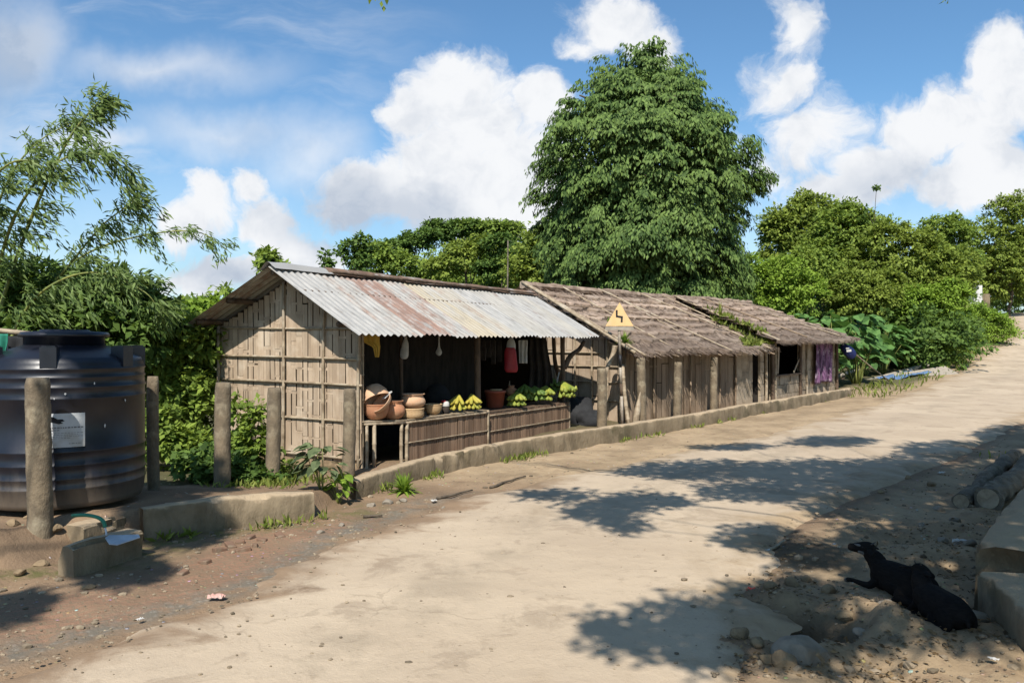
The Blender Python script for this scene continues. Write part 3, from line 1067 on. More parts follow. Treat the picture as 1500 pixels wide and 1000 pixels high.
# corrugated roof
m, nt, bs, out = nodes_of('corrugated_tin')
n = NT(nt)
cbn = n.new('ShaderNodeCombineXYZ')
n.link(n.attr('along'), cbn.inputs[0])
n.link(n.math('MULTIPLY', n.attr('down'), .16), cbn.inputs[1])
s1, s2 = n.noise(cbn.outputs[0], 4.0, 6, .65), n.noise(cbn.outputs[0], 17, 7, .65)
pos = n.new('ShaderNodeNewGeometry').outputs['Position']
s3 = n.noise(pos, 8, 6, .65)
zinc = n.mix(n.ramp(s2, .35, .65), (.385, .37, .345), (.275, .27, .255))
rf = n.math('ADD', n.attr('rust'), n.math('MULTIPLY', n.math('SUBTRACT', s1, .5), 1.3))
rf = n.math('ADD', rf, n.math('MULTIPLY', n.math('SUBTRACT', s3, .5), .7))
rmask = n.math('MULTIPLY', n.ramp(rf, .34, .70), .85)
rust = n.mix(n.ramp(s2, .35, .65), (.235, .125, .085), (.16, .085, .06))
col = n.mix(n.math('MULTIPLY', n.attr('stain'), n.ramp(s1, .30, .55)), zinc, (.41, .34, .22))
col = n.mix(rmask, col, rust)
col = n.mix(n.math('MULTIPLY', n.ramp(s2, .56, .70), .62), col, (.17, .135, .11))
n.link(col, bs.inputs['Base Color'])
n.link(n.math('MULTIPLY_ADD', rmask, -.10, .10), bs.inputs['Metallic'])
n.link(n.math('MULTIPLY_ADD', rmask, .3, .52), bs.inputs['Roughness'])
n.bump(s3, .15, .01, bs)
MT['tin'] = m
Ls = np.arange(LA, LB, .0145)
shw = .64
sid = ((Ls - LA) / shw).astype(int)
rustv = np.array([.12, .42, .60, .44, .20, .32, .26, .16, .32, .15, .28, .14, .22])
stainv = np.array([0, .1, 0, .1, .7, .35, 0, .15, 0, .2, 0, 0, 0])
ext = np.array([.0, .015, -.01, .02, .0, .012, -.015, .01, 0, .02, -.01, .01, 0])


def tin_slope(v0, v1, nrow, seed):
    t = np.linspace(0, 1, nrow)
    T, LL = np.meshgrid(t, Ls, indexing='ij')
    sd2 = np.broadcast_to(sid, T.shape)
    tt_ = T * (1 + ext[sd2])
    Vv = v0 + (v1 - v0) * tt_
    base = ZR + ((ZE if v1 > v0 else ZE + .015) - ZR) * tt_
    zz = base + .0135 * np.sin(2 * pi * LL / .118) + .004 * (sd2 % 2) + .012 * fbm(LL * 1.1, T * 1.5, 0, seed, 3) + .006 * (T > .93) * vnoise(LL * 6, 0, 0, 3)
    X = C0[0] + LL * US[0] + Vv * VS[0]
    Y = C0[1] + LL * US[1] + Vv * VS[1]
    mb = MB()
    mb.grid(np.stack([X, Y, zz], -1))
    return mb, LL, T, sd2


for nm, v1, nr in (('roof_sheet', VR, 26), ('roof_sheet', VL, 26)):
    mb, LL, T, sd2 = tin_slope(VM, v1, nr, 4)
    o = obj(nm, mb, MT['tin'], shop, True)
    fattr(o.data, 'along', LL)
    fattr(o.data, 'down', T * 1.9)
    rv = rustv[sd2] if v1 == VR else np.full(T.shape, .42)
    fattr(o.data, 'rust', rv + .10 * (T < .06))
    fattr(o.data, 'stain', stainv[sd2] if v1 == VR else T * 0)
MT['rusty'] = M('rusty_capping', (.26, .165, .11), (.16, .10, .07), 6, .8, .4, .01, (1, 1, 1), .2, (.42, .39, .36), 2.5)
for i, (a_, b_) in enumerate(((-.52, .55), (.5, 2.2), (2.15, 4.05), (4.0, 5.4), (5.35, 6.48))):
    mb = MB()
    Lq = np.linspace(a_, b_, 30)
    V = np.zeros((30, 7, 3))
    for j, (dv, dz) in enumerate([(-.17, -.085), (-.10, -.035), (-.04, .012), (0, .028), (.04, .012), (.085, -.03), (.135, -.065)]):
        for k, L in enumerate(Lq):
            V[k, j] = S(L, VM + dv + .02 * vnoise(L * 2, i, 0, 6) * abs(dv) * 8, ZR + .028 + dz + .008 * i % .012 + .018 * fbm(L * 2.3, dv * 6, i, 8, 3))
    mb.grid(V)
    obj('ridge_cap', mb, MT['rusty'] if i else MT['tin'], shop, True)
mb = MB()
mb.bamboo(S(.55, VM + .11, ZR + .0), S(6.4, VM + .10, ZR + .0), .02, 8, .4, .02, 4)
obj('ridge_batten', mb, MT['pole_dark'], shop, True)

# ------------------------------------------------------------------ counters
def slat_panel(a, b, zb, zt, nrm, seed, w=(.04, .07), mt=None):
    rs = random.Random(seed)
    a, b = np.asarray(a, float), np.asarray(b, float)
    L = np.linalg.norm(b - a)
    d = (b - a) / L
    mb = MB()
    x = 0
    while x < L - .01:
        w_ = rs.uniform(*w)
        w_ = min(w_, L - x)
        p0 = a + d * (x + w_ / 2)
        dz = rs.uniform(-.015, .01)
        off = nrm * rs.uniform(-.004, .004)
        mb.bar(A3(p0[0], p0[1], zb) + off, A3(p0[0], p0[1], zt + dz) + off + d * rs.uniform(-.008, .008), w_ * rs.uniform(.86, .96), .006, nrm)
        x += w_ + rs.uniform(.001, .008)
    mb.box((a + b) / 2 * A3(1, 1, 0) + ZU * (zb + zt) / 2 - nrm * .02, d * L / 2, ZU * (zt - zb) / 2, nrm * .003)
    return mb


ctr = thing('bamboo_counter', 'near bamboo counter stacked with clay pots, open at its left end', 'counter', S(1.3, 0, .03), 'bamboo counters of the shop')
A_, B_, C_ = S(.0, .03, .63), S(.66, .17, .60), S(2.72, .17, .578)


def slat_top(p_front, p_back, seed, mt, parent, nm='top'):
    """loose split-bamboo top: slats run along the counter on short bearers"""
    mb = MB()
    rs = random.Random(seed)
    m_ = 9
    pf, pb = np.asarray(p_front, float), np.asarray(p_back, float)
    for k in range(m_):
        t = (k + .5) / m_
        ln = pf + (pb - pf) * t
        for i in range(len(ln) - 1):
            e = .03 * rs.uniform(-.5, 1)
            dd = unit(ln[i + 1] - ln[i])
            mb.bar(ln[i] - dd * e * (i == 0), ln[i + 1] + dd * .05 * rs.random() * (i == len(ln) - 2), np.linalg.norm(pb[0] - pf[0]) / m_ * .95, .016, ZU)
    return obj(nm, mb, MT[mt], parent)


bk = -VS * .62
slat_top([A_, B_, C_], [A_ + bk * .8, B_ + bk, C_ + bk], 3, 'pole', ctr)
mb = MB()
mb.bamboo(A_ - ZU * .03 + VS * .01, B_ - ZU * .03 + VS * .01, .016, 8, .25, 0, 5)
obj('rail', mb, MT['pole'], ctr, True)
mb = MB()
mb.bamboo(B_ - ZU * .03 + VS * .014, C_ - ZU * .03 + VS * .014, .016, 8, .25, 0, 6)
obj('rail', mb, MT['pole'], ctr, True)
obj('front_panel', slat_panel(B_ + US * .05, C_, .0, .565, VS, 12), MT['bamboo_counter'], ctr)
mb = MB()
mb.bamboo(S(.70, .185, .30), S(2.7, .185, .27), .009, 6, .3, 0, 9)
obj('rail', mb, MT['pole'], ctr, True)
for L, v, r_ in ((.03, .05, .020), (.15, .07, .026), (.60, .155, .024), (.69, .175, .024), (.1, -.5, .022), (.62, -.45, .022), (2.70, .18, .02)):
    mb = MB()
    mb.bamboo(S(L, v, -.05), S(L + .005, v, .585), r_, 9, .22, .005, int(L * 100))
    obj('leg', mb, MT['pole'], ctr, True)
for L, v, z0_, z1_ in ((.25, -.2, .05, .5), (.36, -.22, .08, .5), (.47, -.2, .05, .48)):
    mb = MB()
    mb.bamboo(S(L, v, z0_), S(L + .01, v, z1_), .010, 6, .2, .005, int(L * 77))
    obj('inner_stave', mb, MT['bamboo_dark'], ctr, True)

ctr2 = thing('bamboo_counter', 'far bamboo counter with bananas and red bucket on it', 'counter', S(4.2, 0, .03), 'bamboo counters of the shop')
D_, E_ = S(2.80, .10, .535), S(5.64, .12, .505)
slat_top([D_, E_], [D_ + bk, E_ + bk], 4, 'pole_dark', ctr2)
obj('front_panel', slat_panel(D_ + VS * .01, E_ + VS * .01, -.02, .515, VS, 15, (.035, .06)), MT['bamboo_counter'], ctr2)
for z_ in (.22, .47):
    mb = MB()
    mb.bamboo(S(2.82, .125, z_ + .015), S(5.62, .145, z_ - .01), .010, 6, .3, 0, 9)
    obj('rail', mb, MT['pole'], ctr2, True)
for L in (2.79, 5.62):
    mb = MB()
    mb.bamboo(S(L, .12, -.05), S(L, .12, .52), .024, 8, .2, 0, 3)
    obj('leg', mb, MT['pole'], ctr2, True)
# ------------------------------------------------------------------ goods on the counters
def rotm(ax, ang):
    return np.array(Matrix.Rotation(ang, 3, Vector(ax)))


def bowl_prof(r, h, th=.012, foot=.35):
    o_ = [(r * foot, 0), (r * .72, h * .18), (r * .92, h * .5), (r * .99, h * .85), (r, h), (r * 1.03, h + .004), (r * 1.02, h + .012)]
    i_ = [(r - th * .9, h + .008), (r * .95 - th, h * .85), (r * .86 - th, h * .45), (r * .6, h * .22), (0, h * .12)]
    return [(0, 0)] + o_ + i_


def pot_prof(r, h, mouth=.62, th=.012):
    return [(0, 0), (r * .45, .0), (r * .80, h * .14), (r * .98, h * .36), (r, h * .48), (r * .93, h * .66), (r * mouth, h * .82), (r * mouth * .97, h * .88),
            (r * mouth * 1.18, h * .97), (r * mouth * 1.2, h), (r * mouth * 1.1, h * 1.0), (r * mouth * .9, h * .9), (r * mouth * .9, h * .8), (r * .8, h * .5), (0, h * .2)]


def vessel(name, label, cat, prof, c, mt, rot=None, group='clay pots on the near counter', seed=1):
    mb = MB()
    mb.lathe(prof, c, 34, rot, .02, seed)
    o = obj(name, mb, MT[mt], None, True, c)
    return tag(o, label, cat, group)


def top1(px, V=-.10):
    q_, L = onS(px, V, 0)
    zt = .03 * 0 + np.interp(L, [0, .66, 2.72], [.63, .60, .578]) + .012
    return A3(q_[0], q_[1], zt)


c = top1(551, -.03)
vessel('clay_bowl', 'deep orange clay bowl at the left end, under two tilted bowls', 'bowl', bowl_prof(.17, .20), c, 'clay', seed=2)
R = rotm((0, 1, 0), radians(-24)) @ rotm((1, 0, 0), radians(158))
pb = P(548, 575, c[1] - .02)
vessel('clay_bowl', 'upturned pale clay bowl, topmost of the tilted stack at the counter end', 'bowl', bowl_prof(.18, .18, foot=.6), pb + R @ A3(0, 0, -.08), 'clay_pale', R, seed=3)
R = rotm((0, 1, 0), radians(-42)) @ rotm((1, 0, 0), radians(28))
pb = P(561, 592, c[1] - .06)
vessel('clay_dish', 'shallow clay dish leaning on its edge between the stacked bowls', 'dish', bowl_prof(.16, .07, foot=.5), pb + R @ A3(0, 0, -.03), 'clay_pale', R, seed=4)
for i, (x, y) in enumerate(((567, 578), (570, 577))):
    mb = MB()
    mb.bar(P(x - 7, y + 6, c[1] - .10 - i * .02), P(x + 4, y - 4, c[1] - .05 - i * .02), .03, .006, A3(-.5, -.6, .6))
    o = obj('ladle', mb, MT['plate'], None, False, P(x, y, c[1]))
    tag(o, 'pale flat ladle sticking out beside the tilted clay bowls', 'ladle', 'pale ladles by the tilted bowls')
vessel('clay_pot', 'round orange clay pot with flared rim beside the stacked bowls', 'pot', pot_prof(.155, .25, .74), top1(576, .03), 'clay', seed=5)
cb = top1(603, .04)
vessel('wicker_bowl', 'low pale ribbed bowl carrying an orange pot near the counter corner', 'bowl',
       [(0, 0), (.15, 0), (.168, .02), (.172, .06), (.168, .10), (.172, .115), (.176, .125), (.17, .135), (.155, .13), (.15, .04), (0, .03)], cb, 'wicker', seed=6)
vessel('clay_pot', 'squat orange clay pot set on top of a low pale bowl', 'pot', pot_prof(.17, .20, .80), cb + A3(.02, 0, .125), 'clay_pale', seed=7)
c6 = top1(606, -.50)
vessel('black_pot', 'sooty black cooking pot behind the squat orange clay pot', 'pot', pot_prof(.13, .30, .7), c6, 'shade_soot', seed=17)
vessel('gourd_bowl', 'cream coloured half gourd bowl right of the clay pots', 'bowl', bowl_prof(.135, .14, foot=.45), top1(634, -.02), 'wicker', None, seed=8)
MT['red'] = M('red_plastic', (.42, .035, .04), (.34, .025, .035), 5, .45, .1, .004)
MT['white_cloth'] = M('off_white_cloth', (.62, .61, .57), (.48, .47, .44), 6, .8, .2, .006)
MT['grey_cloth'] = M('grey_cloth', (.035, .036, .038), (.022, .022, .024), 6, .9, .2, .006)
MT['brown_cloth'] = M('brown_sackcloth', (.06, .045, .035), (.03, .024, .02), 5, .9, .4, .01)
MT['yellow_cloth'] = M('ochre_cloth', (.55, .33, .05), (.45, .25, .03), 6, .8, .2, .006)
MT['banana'] = M('ripe_banana', (.50, .41, .065), (.44, .40, .07), 8, .5, .1, .003, (1, 1, 1), .12, (.34, .36, .05), 5)
MT['banana_green'] = M('green_banana', (.22, .28, .045), (.38, .39, .07), 7, .5, .1, .003, (1, 1, 1), .25, (.14, .20, .03), 4)
MT['banana_dark'] = M('unripe_banana', (.10, .17, .035), (.17, .25, .05), 7, .5, .1, .003, (1, 1, 1), .25)
MT['bucket'] = M('terracotta_plastic', (.44, .12, .065), (.36, .095, .055), 4, .5, .1, .004)
cj = top1(653, .03)
jar = thing('spice_jar', 'small jar with red and white lid between gourd bowl and bananas', 'jar', cj)
mb = MB()
mb.lathe([(0, 0), (.045, 0), (.05, .02), (.05, .09), (.04, .10), (0, .10)], cj, 18)
obj('body', mb, MT['brown_cloth'], jar, True)
mb = MB()
mb.lathe([(0, .10), (.052, .10), (.055, .115), (.05, .16), (.03, .175), (0, .178)], cj, 18)
obj('lid', mb, MT['white_cloth'], jar, True)
mb = MB()
mb.lathe([(.0, .176), (.03, .176), (.036, .19), (.02, .205), (0, .206)], cj + A3(-.03, -.01, -.012), 14)
obj('knob', mb, MT['red'], jar, True)
mb = MB()
cg = top1(640, -.75) + A3(0, 0, .10)
mb.ellipsoid(cg + A3(0, 0, .08), (.21, .20, .20), None, 24, 14, .18, 3)
tag(obj('sack', mb, MT['grey_cloth'], None, True, cg), 'dark grey round sack in the shadow behind the counter goods', 'sack')


def bananas(label, c, n, L, r, mt, seed, spread=1.2, up=.3, yaw=0.0, cat='bananas'):
    rs = random.Random(seed)
    t = thing('banana_bunch', label, cat, c, 'bunches of bananas on the counters')
    base = np.asarray(c, float)
    st = base + A3(.02 * cos(yaw), .02 * sin(yaw), .09 + up * .12)
    mb = MB()
    mb.tube([st + A3(0, 0, .07), st + A3(0, 0, .03), st + A3(.0, 0, -.02)], [.014, .018, .022], 8, True, .2, seed)
    obj('stem', mb, MT['banana_dark'], t, True)
    for k in range(n):
        a = yaw + (k / (n - 1) - .5) * spread * 2 + rs.uniform(-.1, .1)
        row = k % 2
        d = A3(cos(a), sin(a), 0)
        q_ = np.linspace(0, 1, 9)
        out_ = L * (.85 + .1 * row)
        pts = [st + d * (out_ * np.sin(x * 1.75) * .72) + ZU * ((base[2] - st[2]) * (1 - (1 - x) ** 2.2) + r * 1.0 + (r * 1.7 + .03) * row + L * (.10 + .35 * up * (k % 3) / 3) * x ** 2.5) for x in q_]
        rr = r * np.array([.45, .72, .95, 1.0, 1.0, .97, .85, .6, .22])
        mb = MB()
        mb.tube(np.array(pts), rr, 7, True)
        obj('banana', mb, MT[mt], t, True)
    return t


bananas('yellow ripe banana bunch, left one on the near counter', top1(673, .04), 9, .25, .030, 'banana', 4, 1.1, .5, -2.0)
bananas('yellow ripe banana bunch with upright stalk by the middle shop post', top1(690, .06), 9, .23, .030, 'banana', 6, 1.2, .45, -1.2)


def top2(px, V=-.12, dz=0.0):
    q_, L = onS(px, V, 0)
    return A3(q_[0], q_[1], np.interp(L, [2.8, 5.64], [.535, .505]) + .012 + dz)


cbk = top2(725, -.28)
bk_ = thing('bucket', 'terracotta red tapering bucket at the left end of the far counter', 'bucket', cbk)
mb = MB()
mb.lathe([(0, 0), (.125, 0), (.14, .02), (.172, .25), (.182, .25), (.184, .285), (.172, .29), (.165, .27), (.13, .03), (0, .02)], cbk, 32)
obj('body', mb, MT['bucket'], bk_, True)
mb = MB()
mb.lathe([(.0, .272), (.11, .29), (.10, .31), (0, .318)], cbk + A3(.02, 0, .0), 20, None, .1, 4)
obj('lid', mb, MT['wicker'], bk_, True)
cp_ = top2(749, -.42)
mb = MB()
mb.lathe([(0, 0), (.10, 0), (.12, .03), (.12, .12), (.11, .15), (0, .15)], cp_, 18, None, .06, 5)
tag(obj('wooden_block', mb, MT['pole_dark'], None, True, cp_), 'dark stump under the small orange pot on the far counter', 'block')
vessel('clay_pot', 'small round orange pot raised above the green bananas', 'pot', pot_prof(.105, .19, .5), cp_ + A3(0, 0, .15), 'clay', None, 'clay pots on the far counter', 12)
mb = MB()
mb.tube([cp_ + A3(-.02, 0, .3), cp_ + A3(-.035, 0, .36), cp_ + A3(-.03, .0, .42)], [.014, .012, .01], 8)
tag(obj('wooden_spoon', mb, MT['pole'], None, True, cp_), 'short stick standing in the small orange pot', 'stick')
bananas('half green banana bunch just right of the red bucket', top2(757, .0), 11, .26, .036, 'banana_green', 11, 1.3, .3, -1.6)
bananas('dark green banana bunch lying behind the half green one', top2(768, -.22, .08), 11, .28, .036, 'banana_dark', 12, 1.4, .5, -1.4)
bananas('dark unripe banana bunch in the middle of the far counter', top2(783, -.10, .04), 12, .30, .037, 'banana_dark', 13, 1.5, .5, -1.5)
bananas('large yellow green banana bunch right of the dark bunches', top2(801, .0, .03), 14, .34, .040, 'banana_green', 14, 1.3, .5, -2.2)
bananas('dark banana bunch piled at the back of the yellow green ones', top2(809, -.24, .14), 12, .32, .038, 'banana_dark', 15, 1.5, .6, -1.5)
bananas('bright yellow green banana bunch at the far end of the counter', top2(823, .03, .05), 14, .38, .042, 'banana_green', 16, .9, .9, -.9)


# ------------------------------------------------------------------ things hanging in the shop
def cloth(name, label, cat, pts, depth, mt, seed=1, fold=.03, nf=5, group=None, thick=.006):
    """hanging cloth: pts = outline rows [(xl, xr, y)] in photo pixels at depth, turned into a folded sheet of real size"""
    rows = []
    for i, (xl, xr, y) in enumerate(pts):
        rows.append([P(xl + (xr - xl) * t, y, depth) for t in np.linspace(0, 1, 22)])
    V = np.array(rows)
    k = 14
    t = np.linspace(0, len(pts) - 1, k)
    V = np.array([[[np.interp(q_, np.arange(len(pts)), V[:, j, a]) for a in range(3)] for j in range(22)] for q_ in t])
    ph = np.linspace(0, 1, 22)[None] * nf * 2 * pi
    rowt = np.linspace(0, 1, k)[:, None]
    V[..., 1] += fold * np.sin(ph + seed + rowt * 1.3) * (.35 + .65 * rowt) + fold * .6 * fbm(V[..., 0] * 9, V[..., 2] * 9, 0, seed, 3)
    mb = MB()
    mb.grid(V)
    c = V.reshape(-1, 3).mean(0)
    c[2] = V[0, :, 2].max()
    o = obj(name, mb, MT[mt], None, True, c)
    md = o.modifiers.new('thick', 'SOLIDIFY')
    md.thickness = thick
    return tag(o, label, cat, group)


cloth('hanging_cloth', 'ochre yellow cloth hung at the left corner of the shop opening', 'cloth', [(530, 556, 488), (531, 556, 500), (547, 557, 508), (549, 556, 519), (550, 555, 523)], 10.05, 'yellow_cloth', 2, .02, 3)


def bag(name, label, pts, Y, mt, seed, sq=.6, cat='bag'):
    """soft bag: rows (xc, half width, y) in photo pixels -> rounded body"""
    mb = MB()
    rings = []
    for i, (xc, hw, y) in enumerate(pts):
        c_ = P(xc, y, Y)
        r_ = hw / F * Y
        rings.append([c_ + A3(r_ * cos(a), r_ * sq * sin(a), 0) * (1 + .10 * sin(3 * a + i + seed)) for a in np.arange(16) / 16 * 2 * pi])
    V = np.array(rings)
    k, mm = V.shape[:2]
    fs = [(i * mm + j, i * mm + (j + 1) % mm, (i + 1) * mm + (j + 1) % mm, (i + 1) * mm + j) for i in range(k - 1) for j in range(mm)]
    fs += [tuple(range(mm)), tuple((k - 1) * mm + j for j in range(mm))][:2]
    mb.add(V.reshape(-1, 3), fs)
    c_ = P(pts[0][0], pts[0][2], Y)
    o = obj(name, mb, MT[mt], None, True, c_)
    o.modifiers.new('soft', 'SUBSURF').levels = 1
    o.modifiers['soft'].render_levels = 1
    return tag(o, label, cat)


Yb = onS(593, -.35, 0)[0][1]
bag('hanging_bag', 'whitish bag hanging at the upper left of the shop opening', [(594, 1, 486), (594, 2, 498), (594, 5, 502), (593, 6, 512), (592.5, 7, 520), (592, 5, 525), (592, 2, 526)], Yb, 'white_cloth', 1)
Yb = onS(644, -.45, 0)[0][1]
bag('hanging_bag', 'small pale bag hanging in the middle of the shop opening', [(643, 1, 488), (643, 1, 508), (643, 3, 511), (643, 6, 516), (643, 3, 520), (643, 1, 521)], Yb, 'white_cloth', 2)
Yb = onS(748, -.12, 0)[0][1]
bag('hanging_bag', 'pinkish pale bag hanging directly above the red bag', [(749, 1, 494), (749, 4, 497), (749, 7, 502), (749, 7, 511), (748, 5, 515), (748, 2, 516)], Yb, 'white_cloth', 3, .35)
bag('hanging_bag', 'bright red plastic bag hanging above the orange pot', [(748, 6, 509), (748, 9, 513), (748, 9, 524), (748, 10, 536), (748, 10.5, 541), (749, 8, 545), (749, 6, 545.5)], Yb - .03, 'red', 4, .35)
Yb = onS(766, -.12, 0)[0][1]
cloth('hanging_towel', 'white towel hanging right of the red bag', 'towel', [(760, 772, 498), (759, 773, 500), (760, 772, 515), (760.5, 772, 532)], Yb, 'white_cloth', 5, .02, 2)
for i, (x, y2) in enumerate(((707, 528), (715, 524), (722, 533), (731, 530))):
    Yb = onS(x, -.25 - .05 * (i % 2), 0)[0][1]
    o = cloth('hanging_bundle', ['limp grey bundle of dried stalks, nearest the middle post', 'short grey bundle of dried stalks, second from the middle post', 'longest grey bundle of dried stalks, third from the middle post', 'grey bundle of dried stalks nearest the red bag'][i], 'bundle',
          [(x - 4, x + 3, 497), (x - 4, x + 4, 505), (x - 3, x + 5, 515), (x - 2, x + 4, y2)], Yb, 'brown_cloth', 6 + i, .04, 4, 'dried bundles hanging in the shop')
Yb = onS(790, -.35, 0)[0][1]
cloth('hanging_sack', 'large brown sackcloth draped at the right end of the shop', 'sackcloth', [(775, 800, 494), (774, 803, 515), (776, 808, 540), (774, 810, 560), (776, 806, 574)], Yb, 'brown_cloth', 9, .07, 3)
Yk = onS(818, -.05, 0)[0][1]
mb = MB()
mb.bar(P(816, 560, Yk), P(819, 545, Yk), .025, .004, A3(-.6, -.8, 0))
tag(obj('knife', mb, MT['plate'], None, False, P(816, 560, Yk)), 'pale knife blade standing among the bananas at the counter end', 'knife')
# dark lump added to stand in for the shop's shadow between the huts
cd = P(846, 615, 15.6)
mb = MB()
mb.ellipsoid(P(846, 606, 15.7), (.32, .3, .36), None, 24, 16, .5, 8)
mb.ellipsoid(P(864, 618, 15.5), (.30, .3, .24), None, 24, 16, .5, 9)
tag(obj('shadow_heap', mb, MT['grey_cloth'], None, True, cd), 'black lump added as shadow in the gap between shop and thatched hut', 'heap')


# ------------------------------------------------------------------ thatched huts
def frame(o, az):
    u = A3(sin(radians(az)), cos(radians(az)), 0)
    v = A3(cos(radians(az)), -sin(radians(az)), 0)
    o = np.asarray(o, float)
    return u, v, (lambda L, V, z: A3(o[0] + L * u[0] + V * v[0], o[1] + L * u[1] + V * v[1], z))


def thatch_slope(ra, rb, ea, eb, n=7, blades=5200, seed=1, eave=True):
    ra, rb, ea, eb = [np.asarray(q_, float) for q_ in (ra, rb, ea, eb)]
    nrm = unit(np.cross(rb - ra, ea - ra))
    if nrm[2] < 0: nrm = -nrm

    def bl(s, t):
        s, t = np.asarray(s)[..., None], np.asarray(t)[..., None]
        return (ra * (1 - s) + rb * s) * (1 - t) + (ea * (1 - s) + eb * s) * t
    mb = MB()
    m_ = 90
    s = np.linspace(0, 1, m_)
    for i in range(n):
        t0, t1 = max(i / n - .03, 0), (i + 1) / n + .035
        lo_ = t1 + .065 * fbm(s * 11, i * 3.7, 0, seed, 4) + .02 * vnoise(s * 55, i, 0, seed + 3)
        rows = []
        for (f, h) in ((0, .0), (.35, .035), (.7, .065), (.95, .105), (1.0, .088), (.985, .005)):
            t = t0 + (lo_ - t0) * f
            hh = h + .018 * fbm(s * 9, i + f * 2, 0, seed + 9, 4) + .01 * vnoise(s * 40, f * 4, i, seed)
            rows.append(bl(s, t) + nrm * hh[:, None] + .11 * fbm(s * 3, t * 2, 0, seed + 30, 3)[:, None] * nrm)
        mb.grid(np.array(rows))
    rs = np.random.default_rng(seed)
    down = unit((ea + eb) / 2 - (ra + rb) / 2)
    sb = rs.random(blades)
    tb = np.where(rs.random(blades) < .30, 1.0 - .09 * rs.random(blades), rs.random(blades) * .97)
    ln = rs.uniform(.14, .40, blades)
    c0 = bl(sb, tb) + nrm * rs.uniform(.045, .085, blades)[:, None] + .11 * fbm(sb * 3, tb * 2, 0, seed + 30, 3)[:, None] * nrm
    sid_ = unit(rb - ra)
    dv = unit(down + sid_ * rs.normal(0, .16, blades)[:, None] + nrm * rs.normal(.01, .06, blades)[:, None])
    wv = unit(np.cross(dv, nrm)) * rs.uniform(.004, .012, blades)[:, None]
    c1 = c0 + dv * ln[:, None] - nrm * .02 - A3(0, 0, 1) * (np.maximum(0, tb + ln / 3 - 1) * .10)[:, None]
    Q = np.stack([c0 - wv, c0 + wv, c1 + wv * .6, c1 - wv * .6], 1)
    n0 = mb.n
    mb.v.append(Q.reshape(-1, 3))
    mb.f += [[n0 + 4 * i, n0 + 4 * i + 1, n0 + 4 * i + 2, n0 + 4 * i + 3] for i in range(blades)]
    mb.n += blades * 4
    return mb, bl, nrm


# first thatched hut
H0 = A3(2.216, 15.8, 0)
u2, v2, T2 = frame(H0, 44)
hut = thing('thatched_hut', 'nearer thatched hut with bamboo boards and poles laid over its roof', 'hut', H0, 'thatched huts by the road')
rz2 = lambda V: np.where(V > -2.47, 2.86 + (1.46 - 2.86) * (V + 2.47) / 2.77, 2.86 + (1.46 - 2.86) * (-2.47 - V) / 2.77)
gb = weave(T2(0, -4.9, 0), v2, 4.9, -u2, .02, lambda x: float(rz2(-4.9 + x)) - .05, 31, (.13, .2), (.4, .8))
g2 = obj('gable_wall', gb, MT['bamboo_mat'], hut)
obj('backing', backing(T2(0, -4.9, 0), v2, 4.9, -u2, .02, lambda x: float(rz2(-4.9 + x)) - .05), MT['gap'], g2)
for z in (.45, .82, 1.14, 1.42, 1.8):
    lim = -4.85 if z < 1.4 else -4.2
    mb = MB()
    mb.bamboo(T2(-.035, lim, z), T2(-.035, -.02 if z < 1.4 else -.55, z), .017, 7, .35, .008, int(z * 10))
    obj('rail', mb, MT['pole'], g2, True)
for v in (-.03, -.35, -.75, -1.2, -1.75, -2.4, -3.2, -4.2):
    mb = MB()
    mb.bamboo(T2(-.05, v, -.05), T2(-.05, v, float(rz2(v)) - .06), .022, 7, .35, .008, int(v * 10))
    obj('batten', mb, MT['pole'], g2, True)
fw = weave(T2(0, 0, 0), u2, 4.55, v2, -.02, lambda x: 1.48, 33, (.15, .28), (1.0, 1.6), .6)
f2 = obj('front_wall', fw, MT['bamboo_dark'], hut)
obj('backing', backing(T2(0, 0, 0), u2, 4.55, v2, -.02, lambda x: 1.48), MT['gap'], f2)
for L in (.02, 1.05, 2.45, 3.75, 4.5):
    mb = MB()
    mb.bamboo(T2(L, .05, -.05), T2(L + .02, .05, 1.47), .022, 7, .4, .015, int(L * 9))
    obj('batten', mb, MT['bamboo_dark'], f2, True)
mb = weave(T2(4.55, .03, 0), u2, .85, v2, -.02, lambda x: 1.40, 35, (.25, .36), (.25, .5), .3)
obj('wall_patch', mb, MT['mud_panel'], hut)
mb = MB()
mb.box(T2(2.8, -4.9, .7), u2 * 2.8, v2 * .02, ZU * .75)
mb.box(T2(5.45, -2.5, .7), u2 * .02, v2 * 2.4, ZU * .75)
obj('back_wall', mb, MT['shade_soot'], hut)
RA, RB, EA, EB = T2(-.30, -2.47, 2.84), T2(6.0, -2.47, 2.80), T2(-.34, .34, 1.44), T2(5.75, .36, 1.50)
mb, bl2, n2_ = thatch_slope(RA, RB, EA, EB, 8, 3800, 3)
obj('roof_slope', mb, MT['thatch'], hut, True)
mb, _, _ = thatch_slope(RA, RB, T2(-.3, -5.3, 1.42), T2(5.8, -5.3, 1.42), 8, 2500, 4)
obj('roof_slope', mb, MT['thatch'], hut, True)
mb = MB()
sq = np.linspace(0, 1, 50)
mb.tube(np.array([bl2(np.array(s_), np.array(0.0)) + ZU * (.04 + .03 * fbm(s_ * 7, 0, 0, 9, 3)) for s_ in sq]), .085, 8, True, .35, 3)
obj('ridge_roll', mb, MT['thatch'], hut)
